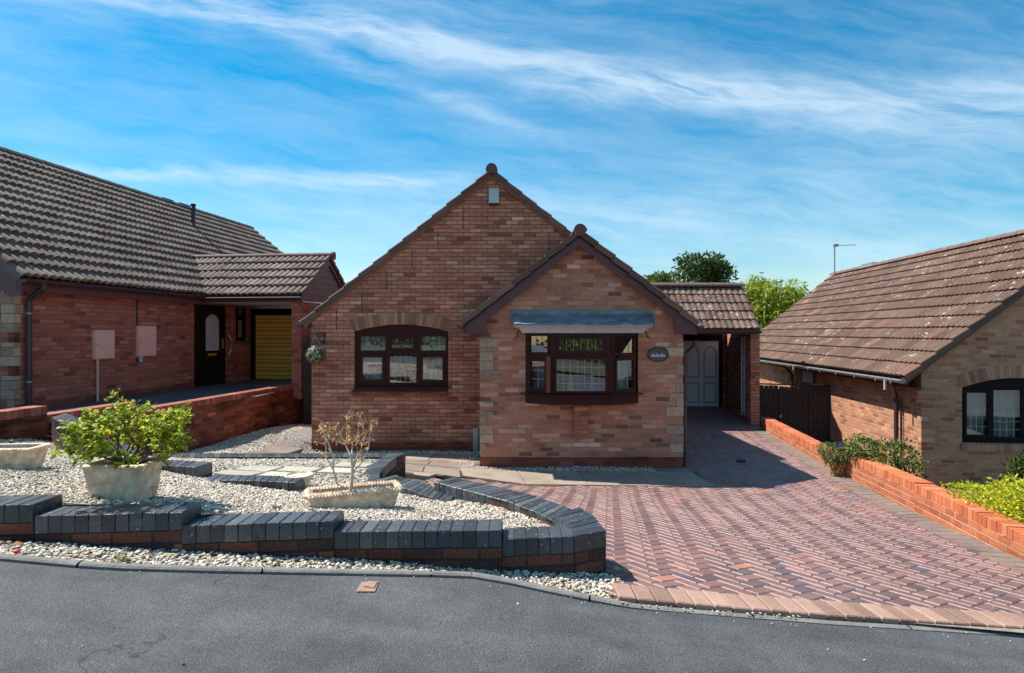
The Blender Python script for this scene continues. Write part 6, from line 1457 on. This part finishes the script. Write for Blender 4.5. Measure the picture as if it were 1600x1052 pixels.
mound('shrub', 'bright yellow green shrub behind the orange wall at the right edge', [B_(1525, 772, 6.35, .20, .25, .10), B_(1560, 785, 6.1, .28, .3, .16), B_(1600, 778, 5.9, .30, .3, .20), B_(1575, 800, 5.9, .22, .25, .12), B_(1640, 800, 5.6, .4, .35, .25), B_(1500, 766, 6.5, .12, .2, .06)], 4200, (.022, .045), 'leaf_yellow', .4, stems=20, base=(5.0, 6.0, -2.4), wide=.6)
mound('shrub', 'small dark plant against the right house wall under its window', [B_(1588, 742, 9.4, .13, .15, .22), B_(1600, 732, 9.4, .12, .15, .18)], 420, (.07, .13), 'leaf_dark', .6, stems=8, base=(7.95, 9.4, -2.8), wide=.3)
# trees behind the houses
def tree(label, c, h, cr, n, size, lm, blobs=16, seed=1, trunk='bark', droop=0., name='tree'):
    r_ = random.Random(seed); t_ = empty(name, c, label, 'tree'); tw = Twigs(seed); base = Vector(c)
    tw.b.tube([base, base+Vector((.1, 0, h*.25)), base+Vector((0, .1, h*.55))], [h*.03, h*.024, h*.015], 9, caps=False)
    P, D = [], []
    for i in range(blobs):
        a_ = r_.uniform(0, 6.28); zz = r_.uniform(.42, .95); rad = cr*math.sqrt(max(.05, 1-((zz-.62)/.42)**2))*r_.uniform(.35, .95)
        q = base+Vector((math.cos(a_)*rad, math.sin(a_)*rad, h*zz)); s_ = base+Vector((0, 0, h*r_.uniform(.25, .55)))
        tw.b.tube([s_, s_.lerp(q, .5)+Vector((0, 0, h*.03)), q], [h*.010, h*.006, h*.002], 5, caps=False)
        k = n//blobs; u = nrg.normal(size=(k, 3)); u /= np.linalg.norm(u, axis=1)[:, None]; rr_ = np.array([cr*.36, cr*.36, cr*.28])*r_.uniform(.7, 1.2)
        p_ = np.array(q)+u*(nrg.uniform(.15, 1.1, (k, 1))**.55)*rr_; 
        if droop: p_[:, 2] -= nrg.random(k)**1.5*droop
        P.append(p_); D.append(u*.5+nrg.normal(0, .5, (k, 3))+np.array([0, 0, -.9 if droop else .1]))
    tw.b.build('trunk', trunk, t_); cards('crown', np.vstack(P), np.vstack(D), size, lm, t_, .25 if droop else .55)
def TP(px, d): return ((px-CX)/F*d, d, -3.4)
tree('round topped green tree behind the carport roof, the tallest of the group', TP(1085, 34), 7.75, 2.4, 12000, (.14, .30), 'leaf_tree', 26, 3)
tree('darker tree behind the wing roof, left of the tallest one', TP(1035, 40), 7.3, 2.1, 8000, (.16, .32), 'leaf_dark', 18, 8)
tree('thin grey green tree just beside the wing roof', TP(1000, 44), 8.1, 1.6, 3500, (.15, .3), 'leaf_tree', 12, 5)
tree('pale willow with drooping branches between the carport and the right house', TP(1206, 30), 6.3, 1.95, 26000, (.18, .42), 'leaf_willow', 40, 12, droop=1.9, name='willow_tree')
tree('bit of green tree seen between the left carport and the main gable', TP(536, 46), 7.55, 1.6, 3000, (.15, .3), 'leaf_tree', 10, 17)
tree('low dark tree behind the carport roof', TP(1120, 44), 6.9, 2.6, 6000, (.2, .35), 'leaf_dark', 12, 21)
# across the road (seen only mirrored in the window glass)
t_ = empty('hedge', (0, -9, -1), 'long clipped green hedge on the far side of the road', 'hedge'); n = 9000
P = np.c_[nrg.uniform(-16, 16, n), -9+nrg.uniform(-.6, .6, n), nrg.uniform(-1.2, .75, n)]; P[:, 2] += -.06*P[:, 0]; cards('foliage', P, nrg.normal(size=(n, 3)), (.14, .28), 'leaf_dark', t_, .6)
b = MB(); b.hexa([(-16, -9.4, .9-2.6), (16, -9.4, -4), (16, -8.7, -4), (-16, -8.7, .9-2.6), (-16, -9.4, 1.4), (16, -9.4, -.5), (16, -8.7, -.5), (-16, -8.7, 1.4)]); b.build('core', 'leaf_dark', t_)
